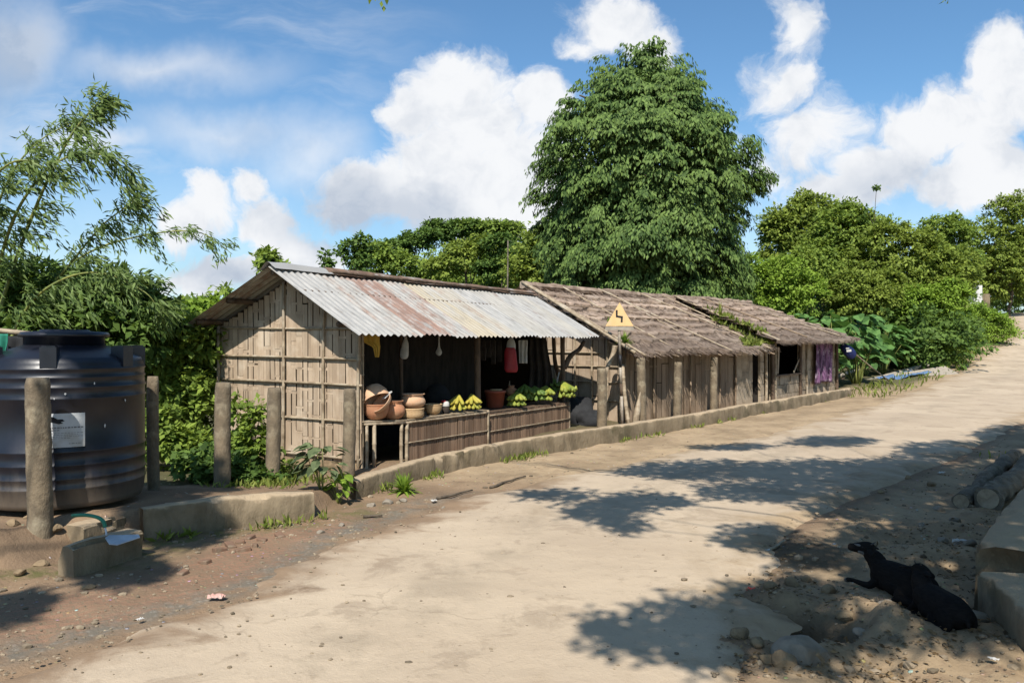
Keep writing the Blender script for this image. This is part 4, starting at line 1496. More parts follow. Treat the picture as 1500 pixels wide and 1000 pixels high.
for (s0, t0, s1, t1, r_) in ((.0, -.02, .0, 1.06, .035), (.012, .05, .03, 1.10, .022), (.20, .0, .26, 1.06, .018), (.43, -.02, .60, 1.08, .019), (.46, .02, .47, .75, .013), (.69, -.02, .92, 1.07, .02), (.86, .0, .98, .98, .02), (.99, .02, 1.0, 1.02, .03)):
    mb = MB()
    mb.bamboo(bl2(np.array(s0), np.array(t0)) + n2_ * .10, bl2(np.array(s1), np.array(t1)) + n2_ * .085, r_, 7, .4, .02, int(s0 * 50) + 3)
    obj('roof_pole', mb, MT['pole'], hut, True)
for (t_, s0, s1) in ((.36, .0, .48), (.52, .02, .9), (.20, .45, 1.0)):
    mb = MB()
    mb.bamboo(bl2(np.array(s0), np.array(t_)) + n2_ * .085, bl2(np.array(s1), np.array(t_ + .03)) + n2_ * .085, .012, 6, .5, .03, int(t_ * 50))
    obj('roof_pole', mb, MT['bamboo_dark'], hut, True)
for L in np.linspace(.3, 5.5, 7):
    mb = MB()
    mb.bamboo(T2(L, -.4, 1.58), T2(L + .05, .55, 1.34), .02, 6, .4, 0, int(L * 10))
    obj('rafter', mb, MT['bamboo_dark'], hut, True)
mb = MB()
mb.tube(resample(np.array([P(886, 552, 15.2), P(889, 540, 15.2), P(895, 526, 15.3), P(900, 512, 15.35), P(901, 506, 15.35)]), 14), np.linspace(.035, .055, 14), 9, True, .12, 4)
obj('brace', mb, MT['pole'], hut, True)

# second thatched hut
K0 = A3(6.32, 19.95, 0)
u3, v3, T3 = frame(K0, 38)
hut3 = thing('thatched_hut', 'far thatched hut with doorway, dark window and purple cloth', 'hut', K0, 'thatched huts by the road')


def panels(o, a, nrm, x0, x1, z0, z1, seed, sz=(.42, .28)):
    rs = random.Random(seed)
    mb = MB()
    nz_ = max(1, round((z1 - z0) / sz[1]))
    hz_ = (z1 - z0) / nz_
    for i in range(nz_):
        x = x0 - rs.uniform(0, .2)
        while x < x1:
            w_ = sz[0] * rs.uniform(.7, 1.25)
            a0, a1 = max(x, x0), min(x + w_, x1)
            if a1 - a0 > .04:
                mb.box(o + a * (a0 + a1) / 2 + ZU * (z0 + (i + .5) * hz_) + nrm * rs.uniform(-.012, .012), a * ((a1 - a0) / 2 - .006), ZU * (hz_ / 2 - .006), nrm * .02)
            x += w_
    mb.box(o + a * (x0 + x1) / 2 + ZU * (z0 + z1) / 2 - nrm * .03, a * (x1 - x0) / 2, ZU * (z1 - z0) / 2, nrm * .012)
    return mb


o3 = A3(K0[0], K0[1], 0)
for (x0, x1, z0, z1, sd_) in ((-.15, .12, 0, 1.7, 1), (.62, 2.85, 0, .74, 2), (.62, .80, .74, 1.7, 3), (2.85, 6.3, 0, 1.66, 4)):
    obj('front_wall', panels(o3, u3, v3, x0, x1, z0, z1, sd_), MT['mud_panel'], hut3)
for L, r_ in ((.14, .04), (.60, .05), (.82, .035), (2.83, .05), (3.4, .03), (6.3, .05)):
    mb = MB()
    tq = np.linspace(0, 1, 10)
    mb.tube(np.array([T3(L + .02 * sin(4 * t_ + L), .06, -.05 + 1.72 * t_) for t_ in tq]), r_, 8, True, .15, int(L * 10))
    obj('front_post', mb, MT['pole'] if r_ < .05 else MT['pole_dark'], hut3, True)
mb = MB()
mb.bar(T3(2.3, .03, .78), T3(2.78, .03, 1.15), .05, .02, v3)
obj('window_brace', mb, MT['pole'], hut3)
mb = MB()
mb.bar(T3(1.05, .03, .80), T3(1.12, .03, 1.5), .10, .03, v3)
obj('window_brace', mb, MT['pole'], hut3)
mb = MB()
mb.box(T3(1.85, .05, .755), u3 * 1.05, v3 * .05, ZU * .018)
obj('window_sill', mb, MT['pole_dark'], hut3)
mb = MB()
mb.box(T3(3.1, -4.4, .8), u3 * 3.2, v3 * .02, ZU * .85)
mb.box(T3(6.28, -2.2, .8), u3 * .02, v3 * 2.15, ZU * .85)
mb.box(T3(-.05, -2.2, .8), u3 * .02, v3 * 2.15, ZU * .85)
mb.box(T3(3.1, -1.2, .8), u3 * 3.1, v3 * .02, ZU * .85)
obj('back_wall', mb, MT['shade_soot'], hut3)
RA, RB, EA, EB = T3(-.35, -2.27, 2.78), T3(4.9, -2.2, 2.84), T3(-.5, .42, 1.66), T3(7.0, .40, 1.74)
mb, bl3, n3_ = thatch_slope(RA, RB, EA, EB, 8, 3800, 13)
obj('roof_slope', mb, MT['thatch'], hut3, True)
mb, _, _ = thatch_slope(RA, RB, T3(-.4, -4.9, 1.6), T3(6.6, -4.9, 1.6), 8, 2000, 14)
obj('roof_slope', mb, MT['thatch'], hut3, True)
mb, _, _ = thatch_slope(RB, RB + A3(.01, 0, 0), EB, T3(6.6, -4.9, 1.6), 7, 1500, 15)
obj('roof_slope', mb, MT['thatch'], hut3, True)
mb = MB()
mb.tube(np.array([bl3(np.array(s_), np.array(0.0)) + ZU * (.04 + .03 * fbm(s_ * 7, 3, 0, 9, 3)) for s_ in sq]), .08, 8, True, .35, 8)
obj('ridge_roll', mb, MT['thatch'], hut3)
for (s0, t0, s1, t1, r_) in ((.0, .0, .02, 1.05, .022), (.30, .0, .36, 1.0, .022), (.52, -.03, .80, 1.0, .022), (.72, .0, .93, .9, .016)):
    mb = MB()
    mb.bamboo(bl3(np.array(s0), np.array(t0)) + n3_ * .09, bl3(np.array(s1), np.array(t1)) + n3_ * .085, r_, 7, .4, .02, int(s0 * 50) + 3)
    obj('roof_pole', mb, MT['bamboo_dark'] if s0 == .3 else MT['pole'], hut3, True)
MT['purple'] = M('purple_print', (.30, .14, .27), (.05, .018, .045), 5, .85, .2, .006, (2.5, 2.5, .5), 0, (.42, .30, .38), 7)
pc = T3(4.35, .12, 1.62)
rows = []
for z in np.linspace(1.60, .42, 16):
    rows.append([T3(L, .13 + .05 * sin(L * 11 + z) * (1.75 - z) + .02 * sin(L * 23), z + .03 * sin(L * 3)) for L in np.linspace(3.9, 5.6, 50)])
mb = MB()
mb.grid(np.array(rows))
o = obj('hanging_cloth', mb, MT['purple'], None, True, pc)
o.modifiers.new('thick', 'SOLIDIFY').thickness = .006
tag(o, 'purple patterned cloth hanging on the far hut wall', 'cloth')
MT['blue'] = M('blue_cloth', (.012, .022, .11), (.008, .014, .07), 6, .7, .2, .006)
pole_t, pole_b = P(1237, 505, 24.6), P(1305, 560, 28.3)
mb = MB()
mb.bamboo(pole_t, A3(pole_b[0], pole_b[1], gz1(pole_b[0], pole_b[1]) - .05), .022, 8, .4, .03, 3)
tag(obj('prop_pole', mb, MT['pole'], None, True, pole_b), 'slanting bamboo prop leaning from the far hut eave to the ground', 'pole')
bb = P(1243, 513, 24.3)
bagb = bag('hanging_bag', 'dark blue bag with pale mark hung on the slanting prop', [(1236, 2, 503), (1238, 7, 506), (1241, 10, 511), (1244, 10, 516), (1246, 8, 521), (1247, 4, 525), (1247, 1, 526)], 24.3, 'blue', 5, .6)
mb = MB()
mb.bar(P(1240, 514, 23.98), P(1247, 513, 23.98), .07, .01, A3(-.4, -.9, 0))
mb.bar(P(1239, 510, 23.98), P(1244, 510, 23.98), .03, .01, A3(-.4, -.9, 0))
obj('printed_mark', mb, MT['white_cloth'], bagb)
MT['board'] = M('grey_board', (.42, .37, .30), (.30, .26, .21), 6, .85, .3, .006, (1, 4, 1), .15)
for i, (a_, b_, w_, lab, zt) in enumerate((((1268, 559), (1362, 533), .20, 'long pale plank sloping up behind the blue sheet', 'board'), ((1306, 556), (1394, 542), .65, 'wide grey sheet lying on the verge past the far hut', 'board'))):
    Ya = 28.8 + i * .7
    pa, pb = P(a_[0], a_[1], Ya), P(b_[0], b_[1], Ya + (3.5 if i == 0 else 1.3))
    mb = MB()
    mb.bar(pa, pb, w_, .04, A3(-.1, -.5, .85))
    tag(obj('plank', mb, MT[zt], None, False, pa), lab, 'plank')
MT['tarp'] = M('blue_tarpaulin', (.16, .27, .45), (.12, .2, .36), 4, .6, .3, .02)
mb = MB()
pa, pb = P(1298, 556, 28.9), P(1350, 545, 30.6)
V = np.array([[pa + (pb - pa) * s_ + A3(.3, -.2, 0) * t_ + ZU * (.05 + .08 * fbm(s_ * 5, t_ * 3, 0, 4, 3)) for t_ in np.linspace(-1, 1, 12)] for s_ in np.linspace(0, 1, 24)])
mb.grid(V)
o = obj('tarpaulin', mb, MT['tarp'], None, True, pa)
o.modifiers.new('thick', 'SOLIDIFY').thickness = .01
tag(o, 'crumpled blue tarpaulin strip between plank and grey sheet', 'tarpaulin')
# timber litter at the hut's end
for i, (a_, b_, r_) in enumerate((((1222, 553), (1262, 541), .06), ((1232, 560), (1240, 545), .05))):
    mb = MB()
    pa, pb = P(*a_, 29.0), P(*b_, 30.0)
    mb.tube([pa, (pa + pb) / 2 + A3(0, 0, .03), pb], [r_, r_, r_ * .8], 8, True, .2, i)
    tag(obj('timber', mb, MT['pole_dark' if i else 'board'], None, True, pa), ['pale timber beam end at the corner of the far hut', 'dark short log under the purple cloth'][i], 'timber')

# ------------------------------------------------------------------ road sign
MT['sign_face'] = M('faded_sign_yellow', (.86, .58, .28), (.78, .51, .24), 5, .8, .1, .003, c3=(.74, .53, .30), s3=6)
MT['pole_white'] = M('chipped_white_paint', (.50, .44, .36), (.30, .24, .18), 9, .7, .2, .004)
sb = P(908, 615, 14.6)
sign = thing('road_sign', 'yellow triangular sign with black zigzag bend on a banded pole', 'road sign', A3(sb[0], sb[1], gz1(sb[0], sb[1])))
SY = 14.55


def prism(mb, poly, Y, th):
    n_ = len(poly)
    f_ = [P(x, y, Y) for x, y in poly]
    b_ = [q_ + A3(0, th, 0) for q_ in f_]
    mb.add(f_ + b_, [tuple(range(n_)), tuple(range(2 * n_ - 1, n_ - 1, -1))] + [(i, (i + 1) % n_, n_ + (i + 1) % n_, n_ + i) for i in range(n_)])


mb = MB()
prism(mb, [(907.5, 443), (887, 477.5), (928, 477.5)], SY, .006)
pl_ = obj('plate', mb, MT['sign_face'], sign)
mb = MB()
prism(mb, [(902, 454), (904.8, 454), (904.8, 462), (912.5, 463), (912, 472), (909.2, 472), (909.6, 465.6), (902.2, 464.5)], SY - .004, .0035)
obj('zigzag', mb, MT['ink'], pl_)
mb = MB()
prism(mb, [(887, 478.5), (928, 478.5), (929, 483.5), (886, 483.5)], SY + .002, .006)
obj('lower_plate', mb, MT['board'], sign)
for i, (ya, yb, mt) in enumerate(((470, 519, 'pole_white'), (519, 538, 'ink'), (538, 562, 'pole_white'), (562, 580, 'pole_dark'), (580, 622, 'pole_white'))):
    mb = MB()
    lean = lambda y: 906.5 + (y - 470) * .035
    mb.tube([P(lean(ya), ya, SY + .045), P(lean(yb), yb, SY + .045)], .026, 12)
    obj('pole', mb, MT[mt], sign, True)
for i, (a_, b_, r_, lab) in enumerate((((912, 534), (921, 622), .04, 'slender pale stake leaning beside the road sign pole'), ((938, 574), (930, 626), .04, 'short pointed split stake at the foot of the round post'))):
    pa, pb = P(*b_, 15.0), P(*a_, 15.2)
    mb = MB()
    if i == 0:
        mb.bamboo(pa, pb, r_, 8, .3, .03, 4)
    else:
        mb.tube([pa, (pa + pb) / 2, pb], [.07, .06, .008], 8, True, .2, 3)
    tag(obj('stake', mb, MT['pole'], None, True, pa), lab, 'stake')
# ------------------------------------------------------------------ leaves
def leafq(base, d, L, W, nhint, fold=.0, rs=RNG):
    """diamond leaves: base points, directions, lengths, widths -> (N,4,3)"""
    base, d = np.asarray(base, float), unit(d)
    N_ = len(base)
    L = np.broadcast_to(np.asarray(L, float), (N_,))[:, None]
    W = np.broadcast_to(np.asarray(W, float), (N_,))[:, None]
    side = unit(np.cross(d, nhint))
    nn = np.cross(side, d)
    mid = base + d * L * .45 + nn * L * .06
    tip = base + d * L - nn * L * .06
    return np.stack([base, mid + side * W, tip, mid - side * W], 1)


def rdir(N_, rs):
    return unit(rs.normal(size=(N_, 3)))


def crown(blobs_, nclump, per, L, wr, seed, droop=.35, clump_r=.22, inner=.25, up=.35):
    """blobs_: rows (x,y,z,rx,ry,rz). Twig clumps on the blobs' skins; leaves fan out of every clump"""
    rs = np.random.default_rng(seed)
    B = np.asarray(blobs_, float)
    wgt = (B[:, 3] * B[:, 4] * B[:, 5]) ** (2 / 3)
    k = rs.choice(len(B), nclump, p=wgt / wgt.sum())
    dd = rdir(nclump, rs)
    dd[:, 2] = np.abs(dd[:, 2]) * np.where(rs.random(nclump) < .72, 1, -1)
    dd = unit(dd)
    rad = np.where(rs.random(nclump) < inner, rs.uniform(.3, .85, nclump), rs.uniform(.85, 1.06, nclump))
    rad = rad * (1 + .22 * fbm(dd[:, 0] * 2.2 + k * 3.1, dd[:, 1] * 2.2, dd[:, 2] * 2.2, seed, 3))
    c = B[k, :3] + dd * rad[:, None] * B[k, 3:6]
    N_ = nclump * per
    ci = np.repeat(np.arange(nclump), per)
    out_ = dd[ci]
    off = rdir(N_, rs) * (clump_r * rs.random(N_) ** .5)[:, None]
    off[:, 2] *= .6
    base = c[ci] + off
    d = unit(out_ * .7 + rdir(N_, rs) * .8 + A3(0, 0, -droop))
    nh = unit(out_ * .45 + A3(0, 0, up + .15) - SD * .55 + rdir(N_, rs) * .38)
    ll = L * rs.uniform(.6, 1.25, N_)
    return leafq(base, d, ll, ll * wr, nh)


def limb(mb, a, b, r0, r1, seed, k=10, bend=.12, sides=8):
    a, b = np.asarray(a, float), np.asarray(b, float)
    t = np.linspace(0, 1, k)
    L = np.linalg.norm(b - a)
    off = np.stack([fbm(t * 2.5, seed, 0, seed, 2), fbm(t * 2.5, seed, 5, seed + 1, 2), 0 * t], 1) * L * bend * np.sin(t * pi)[:, None]
    mb.tube(a + (b - a) * t[:, None] + off, r0 + (r1 - r0) * t, sides, True, .12, seed)


LM = {}
LM['tree'] = leaf_mat('drooping_tree_leaf', (.068, .128, .034), (.165, .245, .064), .20, .6, .5, .7, .12)
LM['dark'] = leaf_mat('dark_leaf', (.065, .125, .028), (.15, .235, .05), .32, .6, .5, .5, .15)
LM['mid'] = leaf_mat('mid_leaf', (.135, .215, .038), (.27, .36, .064), .34, .6, .5, .5, .15)
LM['bright'] = leaf_mat('bright_leaf', (.15, .26, .030), (.29, .42, .06), .36, .6, .5, .5, .15)
LM['olive'] = leaf_mat('olive_leaf', (.15, .215, .036), (.29, .36, .066), .34, .6, .5, .5, .15)
LM['bamboo'] = leaf_mat('bamboo_leaf', (.10, .17, .045), (.21, .29, .09), .34, .5, .5, 1.2, .2)
LM['big'] = leaf_mat('broad_leaf', (.075, .17, .045), (.16, .30, .085), .28, .5, .4, .6, .2)
LM['grass'] = leaf_mat('grass_blade', (.15, .22, .035), (.32, .36, .09), .35, .6, .5, .8, .15)
LM['greygreen'] = leaf_mat('grey_green_leaf', (.07, .10, .045), (.18, .22, .10), .2, .6, .4, 3, .2)

# ------------------------------------------------------------------ the big drooping tree
BT = A3(4.45, 27.0, 0)
big = thing('drooping_tree', 'tall dense dark green tree with drooping sprays behind the thatched huts', 'tree', (BT[0], BT[1], terr(BT[0], BT[1])))


def big_r(z):           # crown radius by height (photo outline)
    return np.interp(z, [.8, 1.8, 3.0, 4.0, 5.2, 6.4, 7.6, 8.6, 9.4, 10.1, 10.7, 11.2], [2.9, 3.1, 3.25, 3.35, 3.5, 3.55, 3.6, 3.45, 2.85, 2.1, 1.35, .5])


rs = np.random.default_rng(5)
NBG = 330                # boughs: mounds of drooping sprays, dark gaps between them
bz, bth, tries = [], [], 0
while len(bz) < NBG:
    z, a = rs.uniform(.8, 11.1), rs.uniform(0, 2 * pi)
    if rs.random() > big_r(z) / 4.1: continue
    r_ = float(big_r(z))
    if all((abs(z - q_) > .72) or (abs((a - w_ + pi) % (2 * pi) - pi) * r_ > .88) for q_, w_ in zip(bz, bth)) or rs.random() < .012:
        bz.append(z)
        bth.append(a)
    tries += 1
    if tries > 9000: break
bz, bth = np.array(bz), np.array(bth)
NBG = len(bz)
blump = 1 + .12 * fbm(np.cos(bth) * 1.9, np.sin(bth) * 1.9, bz * .6, 3, 3) + rs.uniform(-.20, .09, NBG)
SPB = 19
bi = np.repeat(np.arange(NBG), SPB)
NS = NBG * SPB
oth, oz = rs.normal(0, .34, NS), rs.normal(0, .25, NS)
zc = np.clip(bz[bi] + oz, .5, 11.3)
rb_ = np.maximum(big_r(bz), .3)
th = bth[bi] + oth / rb_[bi]
lobe = np.where((np.cos(th) < -.55) & (np.abs(zc - 7.9) < .7), 1.10, 1) * np.where((np.cos(th) > .5) & (np.abs(zc - 7.6) < 1.0), 1.05, 1)
rr = rb_[bi] * blump[bi] * lobe - .45 * (oth ** 2 + (oz - .12) ** 2) * 2.2 - np.where(rs.random(NS) < .15, rs.uniform(.2, .9, NS), 0)
rr = np.maximum(rr, .05)
er = np.stack([np.cos(th), np.sin(th), 0 * th], 1)
anchor = np.stack([BT[0] + rr * np.cos(th), BT[1] + rr * np.sin(th), zc], 1) - er * .42
slope_up = np.interp(zc, [1, 6, 9, 11, 12], [-.1, .15, .45, 1.1, 1.6])
PER = 34
ci = np.repeat(np.arange(NS), PER)
tl = rs.random(NS * PER) ** .8
slen = rs.uniform(.45, .85, NS)[ci]
e_ = er[ci]
sideb = np.stack([-e_[:, 1], e_[:, 0], 0 * tl], 1)
lat = rs.normal(0, .09, NS * PER)
yawn = rs.normal(0, .35, NS)[ci]
e_ = unit(e_ + sideb * yawn[:, None])
pos_ = anchor[ci] + e_ * (tl * slen)[:, None] + sideb * lat[:, None] + ZU * (slope_up[ci] * tl * slen * .9 - .62 * slen * tl ** 2.2 - np.abs(lat) * .5)[:, None]
pos_ += rs.normal(0, .025, pos_.shape)
dv = unit(e_ * (.55 - .2 * tl)[:, None] + sideb * (np.sign(lat) * .40)[:, None] + ZU * (-.62 - .5 * tl)[:, None] + rs.normal(0, .22, pos_.shape))
nh = unit(e_ * .6 - SD * .5 + ZU * .35 + rs.normal(0, .28, pos_.shape))
ll = rs.uniform(.09, .20, NS * PER)
Q = leafq(pos_, dv, ll, ll * .22, nh)
# inner twigs and old leaves that close the crown
NI = 46000
zi = rs.uniform(.8, 10.7, NI)
ti = rs.uniform(0, 2 * pi, NI)
ri = big_r(zi) * np.sqrt(rs.random(NI)) * .80
pi_ = np.stack([BT[0] + ri * np.cos(ti), BT[1] + ri * np.sin(ti), zi], 1)
lli = rs.uniform(.12, .22, NI)
Q2 = leafq(pi_, unit(rdir(NI, rs) + A3(0, 0, -.8)), lli, lli * .28, rdir(NI, rs))
obj('crown', np.concatenate([Q, Q2]), LM['tree'], big)
mb = MB()
tz = terr(BT[0], BT[1]) - .2
mb.tube(np.array([[BT[0] + .1 * sin(t_ * 4), BT[1], tz + 10.4 * t_] for t_ in np.linspace(0, 1, 20)]), np.linspace(.34, .06, 20), 12, True, .15, 2)
for k in range(26):
    z = 1.6 + k * .31
    a = k * 2.4
    r_ = float(big_r(z)) * .8
    limb(mb, (BT[0], BT[1], z), (BT[0] + r_ * cos(a), BT[1] + r_ * sin(a), z + .5), .10, .025, k + 1, 8, .1, 6)
obj('trunk', mb, MT['bark'], big, True)


# ------------------------------------------------------------------ ordinary trees and shrubs
def tree(name, label, cat, base, blobs_, nclump, per, L, lm, seed, group=None, wr=.28, trunk_r=.12, bark='bark', clump_r=.25, droop=.35, limbs=True):
    """blobs_: (dx,dy,dz,rx,ry,rz) from the base"""
    base = np.asarray(base, float)
    t = thing(name, label, cat, base, group)
    B = np.array([list(base + A3(*b[:3])) + list(b[3:]) for b in blobs_])
    obj('crown', crown(B, nclump, per, L, wr, seed, droop, clump_r), LM[lm], t)
    mb = MB()
    top = B[:, :3].mean(0)
    top = A3(top[0], top[1], B[:, 2].min() + .3 * (B[:, 2].max() - B[:, 2].min()))
    limb(mb, base - ZU * .2, top, trunk_r, trunk_r * .6, seed, 10, .06)
    if limbs:
        for j, b in enumerate(B):
            limb(mb, base + (top - base) * (.45 + .5 * (j % 3) / 3), b[:3] + A3(0, 0, b[5] * .4), trunk_r * .5, trunk_r * .15, seed + j + 1, 8, .1, 6)
    obj('trunk' if trunk_r > .05 else 'stem', mb, MT[bark], t, True)
    return t


def at(px, py, Y):
    """foot of a plant that stands where this photo column meets the ground at depth Y"""
    x = (px - 750) / F * Y
    return A3(x, Y, float(terr(x, Y)))


def pxblobs(base, lst, Y):
    """photo ellipses (x,y,rx,ry[,dy]) at depth Y -> blobs relative to base; as deep as wide"""
    o_ = []
    for e in lst:
        c = P(e[0], e[1], Y + (e[4] if len(e) > 4 else 0))
        k = Y / F
        o_.append((*(c - base), e[2] * k, max(e[2], e[3]) * k * .8, e[3] * k))
    return o_


def ptree(name, label, cat, foot, Y, lst, nclump, per, L, lm, seed, **kw):
    b = at(foot, 0, Y)
    return tree(name, label, cat, b, pxblobs(b, lst, Y), nclump, per, L, lm, seed, **kw)


GL, GH, GR = 'shrubs on the left between tank and shop', 'trees on the hillside behind the shop', 'trees and shrubs on the right bank'
# left side
ptree('shrub', 'dense dark green thicket at the foot of the bamboo behind the water tank', 'shrub', 90, 10.6, [(40, 455, 75, 50), (120, 450, 80, 45), (50, 415, 50, 30), (190, 465, 50, 36), (130, 490, 110, 50), (-20, 480, 60, 70), (160, 425, 40, 24), (215, 445, 26, 28)], 480, 26, .17, 'dark', 21, group=GL, trunk_r=.04, wr=.2, clump_r=.24)
ptree('shrub', 'tall bright leafy shrub between the black tank and the woven gable', 'shrub', 262, 11.3, [(250, 520, 46, 50), (285, 505, 36, 38), (262, 570, 44, 50), (240, 620, 40, 50), (284, 600, 28, 56), (270, 655, 38, 36), (235, 490, 34, 26)], 540, 24, .13, 'mid', 22, group=GL, trunk_r=.035, wr=.26, clump_r=.2)
ptree('shrub', 'pale green bush low under the left eave of the shop', 'shrub', 292, 12.4, [(265, 475, 60, 26), (310, 480, 36, 40), (300, 530, 30, 60), (220, 500, 36, 40)], 300, 24, .12, 'bright', 23, group=GL, trunk_r=.03, wr=.26, clump_r=.2)
ptree('weed_shrub', 'leggy light green weed growing among the posts before the gable', 'shrub', 375, 9.35, [(352, 615, 11, 25), (372, 630, 14, 24), (380, 605, 7, 16), (345, 660, 24, 30), (380, 665, 24, 30), (370, 698, 44, 18), (418, 692, 18, 16), (340, 590, 7, 14)], 170, 18, .085, 'mid', 24, group=GL, trunk_r=.018, wr=.3, clump_r=.10)
ptree('shrub', 'low dark weeds at the end of the retaining wall below the posts', 'shrub', 350, 8.75, [(330, 690, 40, 20), (300, 680, 40, 24), (380, 702, 40, 12)], 120, 18, .085, 'dark', 25, group=GL, trunk_r=.015, wr=.34, clump_r=.10)
ptree('shrub', 'small bush lower left below the tall shrub beside the tank', 'shrub', 245, 9.8, [(250, 655, 36, 30), (290, 665, 26, 26), (232, 630, 18, 34)], 150, 20, .10, 'mid', 26, group=GL, trunk_r=.02, wr=.3, clump_r=.14)
ptree('slender_tree', 'little treetop showing above the front gable peak of the shop', 'tree', 392, 20, [(391, 379, 13, 7), (388, 395, 10, 8), (405, 392, 10, 6)], 40, 18, .18, 'mid', 27, trunk_r=.05, clump_r=.2)
ptree('slender_tree', 'distant treetop showing above the left roof slope of the shop', 'tree', 325, 24, [(328, 428, 12, 9), (300, 446, 14, 12), (275, 455, 16, 16), (310, 460, 30, 18), (250, 470, 40, 24)], 120, 18, .22, 'mid', 28, trunk_r=.06, clump_r=.25)

# bamboo clump
bam = thing('bamboo_clump', 'feathery bamboo clump arching over the water tank at the left edge', 'bamboo', at(20, 0, 9.6))
rs = np.random.default_rng(3)
culms = [([(-12, 640), (-4, 480), (20, 390), (58, 290), (100, 205), (135, 160), (150, 142)], 9.6, .032),
         ([(-30, 640), (-25, 480), (0, 380), (30, 300), (80, 240), (140, 225), (190, 250)], 9.4, .03),
         ([(10, 640), (30, 500), (70, 420), (130, 370), (210, 345), (290, 340), (340, 372)], 12.8, .030),
         ([(-40, 640), (-40, 480), (-25, 400), (-10, 320), (20, 250), (60, 205), (110, 178)], 10.1, .03),
         ([(20, 640), (40, 500), (60, 440), (100, 390), (150, 330), (190, 300), (200, 290)], 10.0, .024),
         ([(0, 640), (10, 520), (40, 450), (90, 410), (150, 400), (215, 430), (235, 465)], 9.2, .022),
         ([(-50, 640), (-60, 450), (-40, 350), (-30, 300), (0, 250), (40, 235), (90, 260)], 9.3, .03)]
LQ = []
mbc = []
for ic, (pts, Yc, r_) in enumerate(culms):
    w_ = resample(np.array([P(x, y, Yc + .25 * sin(i)) for i, (x, y) in enumerate(pts)]), 46)
    mb = MB()
    rad = np.linspace(1, .14, 46) * r_
    rad = rad * (1 + .15 * (np.arange(46) % 5 == 0))
    mb.tube(w_, rad, 7)
    mbc.append(mb)
    dens = (38, 40, 32, 38, 34, 44, 38)[ic]
    for k in range(dens):
        t = rs.uniform(.28, 1.0) if ic != 2 else rs.uniform(.35, 1.0)
        i = min(int(t * 45), 44)
        p0 = w_[i]
        al = unit(w_[i + 1] - w_[i])
        bd = unit(al * .5 + rdir(1, rs)[0] * .9 + A3(.35, 0, .05))
        bl_ = rs.uniform(.3, .85) * (1.15 - .6 * t)
        for m_ in range(rs.integers(4, 8)):
            tt_ = (m_ + 1) / 7
            pp = p0 + bd * bl_ * tt_ + A3(0, 0, -.22) * tt_ ** 2 * bl_ * 2
            nl = rs.integers(4, 8)
            ln = rs.uniform(.08, .15, nl)
            dd = unit(bd * .45 + A3(.35, .0, -.62) + rs.normal(0, .40, (nl, 3)))
            LQ.append(leafq(np.repeat(pp[None], nl, 0) + rs.normal(0, .035, (nl, 3)), dd, ln, ln * .10, unit(rs.normal(0, .5, (nl, 3)) - SD + A3(0, 0, .2))))
for mb in mbc:
    obj('culm', mb, MT['culm'], bam, True)
obj('foliage', np.concatenate(LQ), LM['bamboo'], bam)

# hillside behind the shop: one wooded mass + the trees that stand out of it
rs = np.random.default_rng(8)
hb = []
for k in range(150):
    x = rs.uniform(-14, 17)
    y = rs.uniform(44, 66)
    z = float(terr(x, y))
    r_ = rs.uniform(1.0, 2.0)
    hb.append((x, y, z + r_ * rs.uniform(.5, .8), r_ * 1.1, r_ * 1.1, r_ * rs.uniform(.8, 1.1)))
o = obj('wooded_hillside', crown(hb, 6500, 24, .26, .34, 9, .3, .42), LM['mid'], None, loc=(-3, 55, 3))
tag(o, 'green wooded slope rising behind the tin-roofed shop', 'woodland', None, 'stuff')
hs_ = [('tree', 'dark rounded tree on the skyline, left third of the hillside', 600, 52, [(600, 358, 22, 14), (575, 368, 24, 14), (625, 349, 18, 12)], 'dark'),
       ('tree', 'dark crown on the skyline right of the rounded tree', 655, 54, [(640, 338, 22, 14), (668, 340, 22, 16), (690, 334, 16, 10)], 'dark'),
       ('tree', 'green crown at the highest point of the hillside ridge', 708, 54, [(690, 335, 22, 12), (720, 336, 26, 13), (745, 340, 22, 14)], 'mid'),
       ('tree', 'yellowish bushy crown in the middle of the hillside slope', 700, 47, [(680, 375, 34, 20), (712, 365, 26, 18), (650, 392, 24, 16)], 'olive'),
       ('tree', 'dark clump of trees on the right of the hillside slope', 735, 46, [(735, 362, 26, 16), (760, 380, 22, 16), (720, 392, 22, 14)], 'dark'),
       ('tree', 'olive green tree beside the tall drooping tree', 780, 40, [(785, 370, 30, 26), (800, 345, 22, 20), (770, 400, 36, 24), (800, 400, 24, 26)], 'olive'),
       ('tree', 'bright green tree low on the hillside at its left end', 560, 46, [(555, 380, 26, 22), (585, 386, 26, 16), (535, 390, 16, 14)], 'mid'),
       ('slender_tree', 'spindly tree with tufts at the left end of the hillside', 515, 42, [(508, 360, 10, 8), (530, 354, 11, 9), (518, 376, 14, 14), (542, 358, 7, 6), (497, 372, 7, 7), (530, 385, 18, 16)], 'dark'),
       ('slender_tree', 'thin isolated sapling left of the spindly tree over the roof', 478, 40, [(477, 374, 5, 5), (479, 386, 5, 7)], 'dark')]
for i, (nm, lab, px, Y, lst, lm) in enumerate(hs_):
    sl_ = nm == 'slender_tree'
    ptree(nm, lab, 'tree', px, Y, lst, 190 if not sl_ else (90 if px > 490 else 14), 28 if not sl_ else 16, .23 if not sl_ else .24, lm, 60 + i, group=GH, trunk_r=.10 if not sl_ else .05, clump_r=.4 if not sl_ else .3, wr=.34)
mb = MB()
pb = at(745, 0, 38)
limb(mb, pb, P(744, 352, 38), .06, .03, 4, 12, .01)
t = thing('bare_pole', 'thin pale bare pole standing on the slope left of the tall tree', 'pole', pb)
obj('shaft', mb, MT['bark_pale'], t, True)

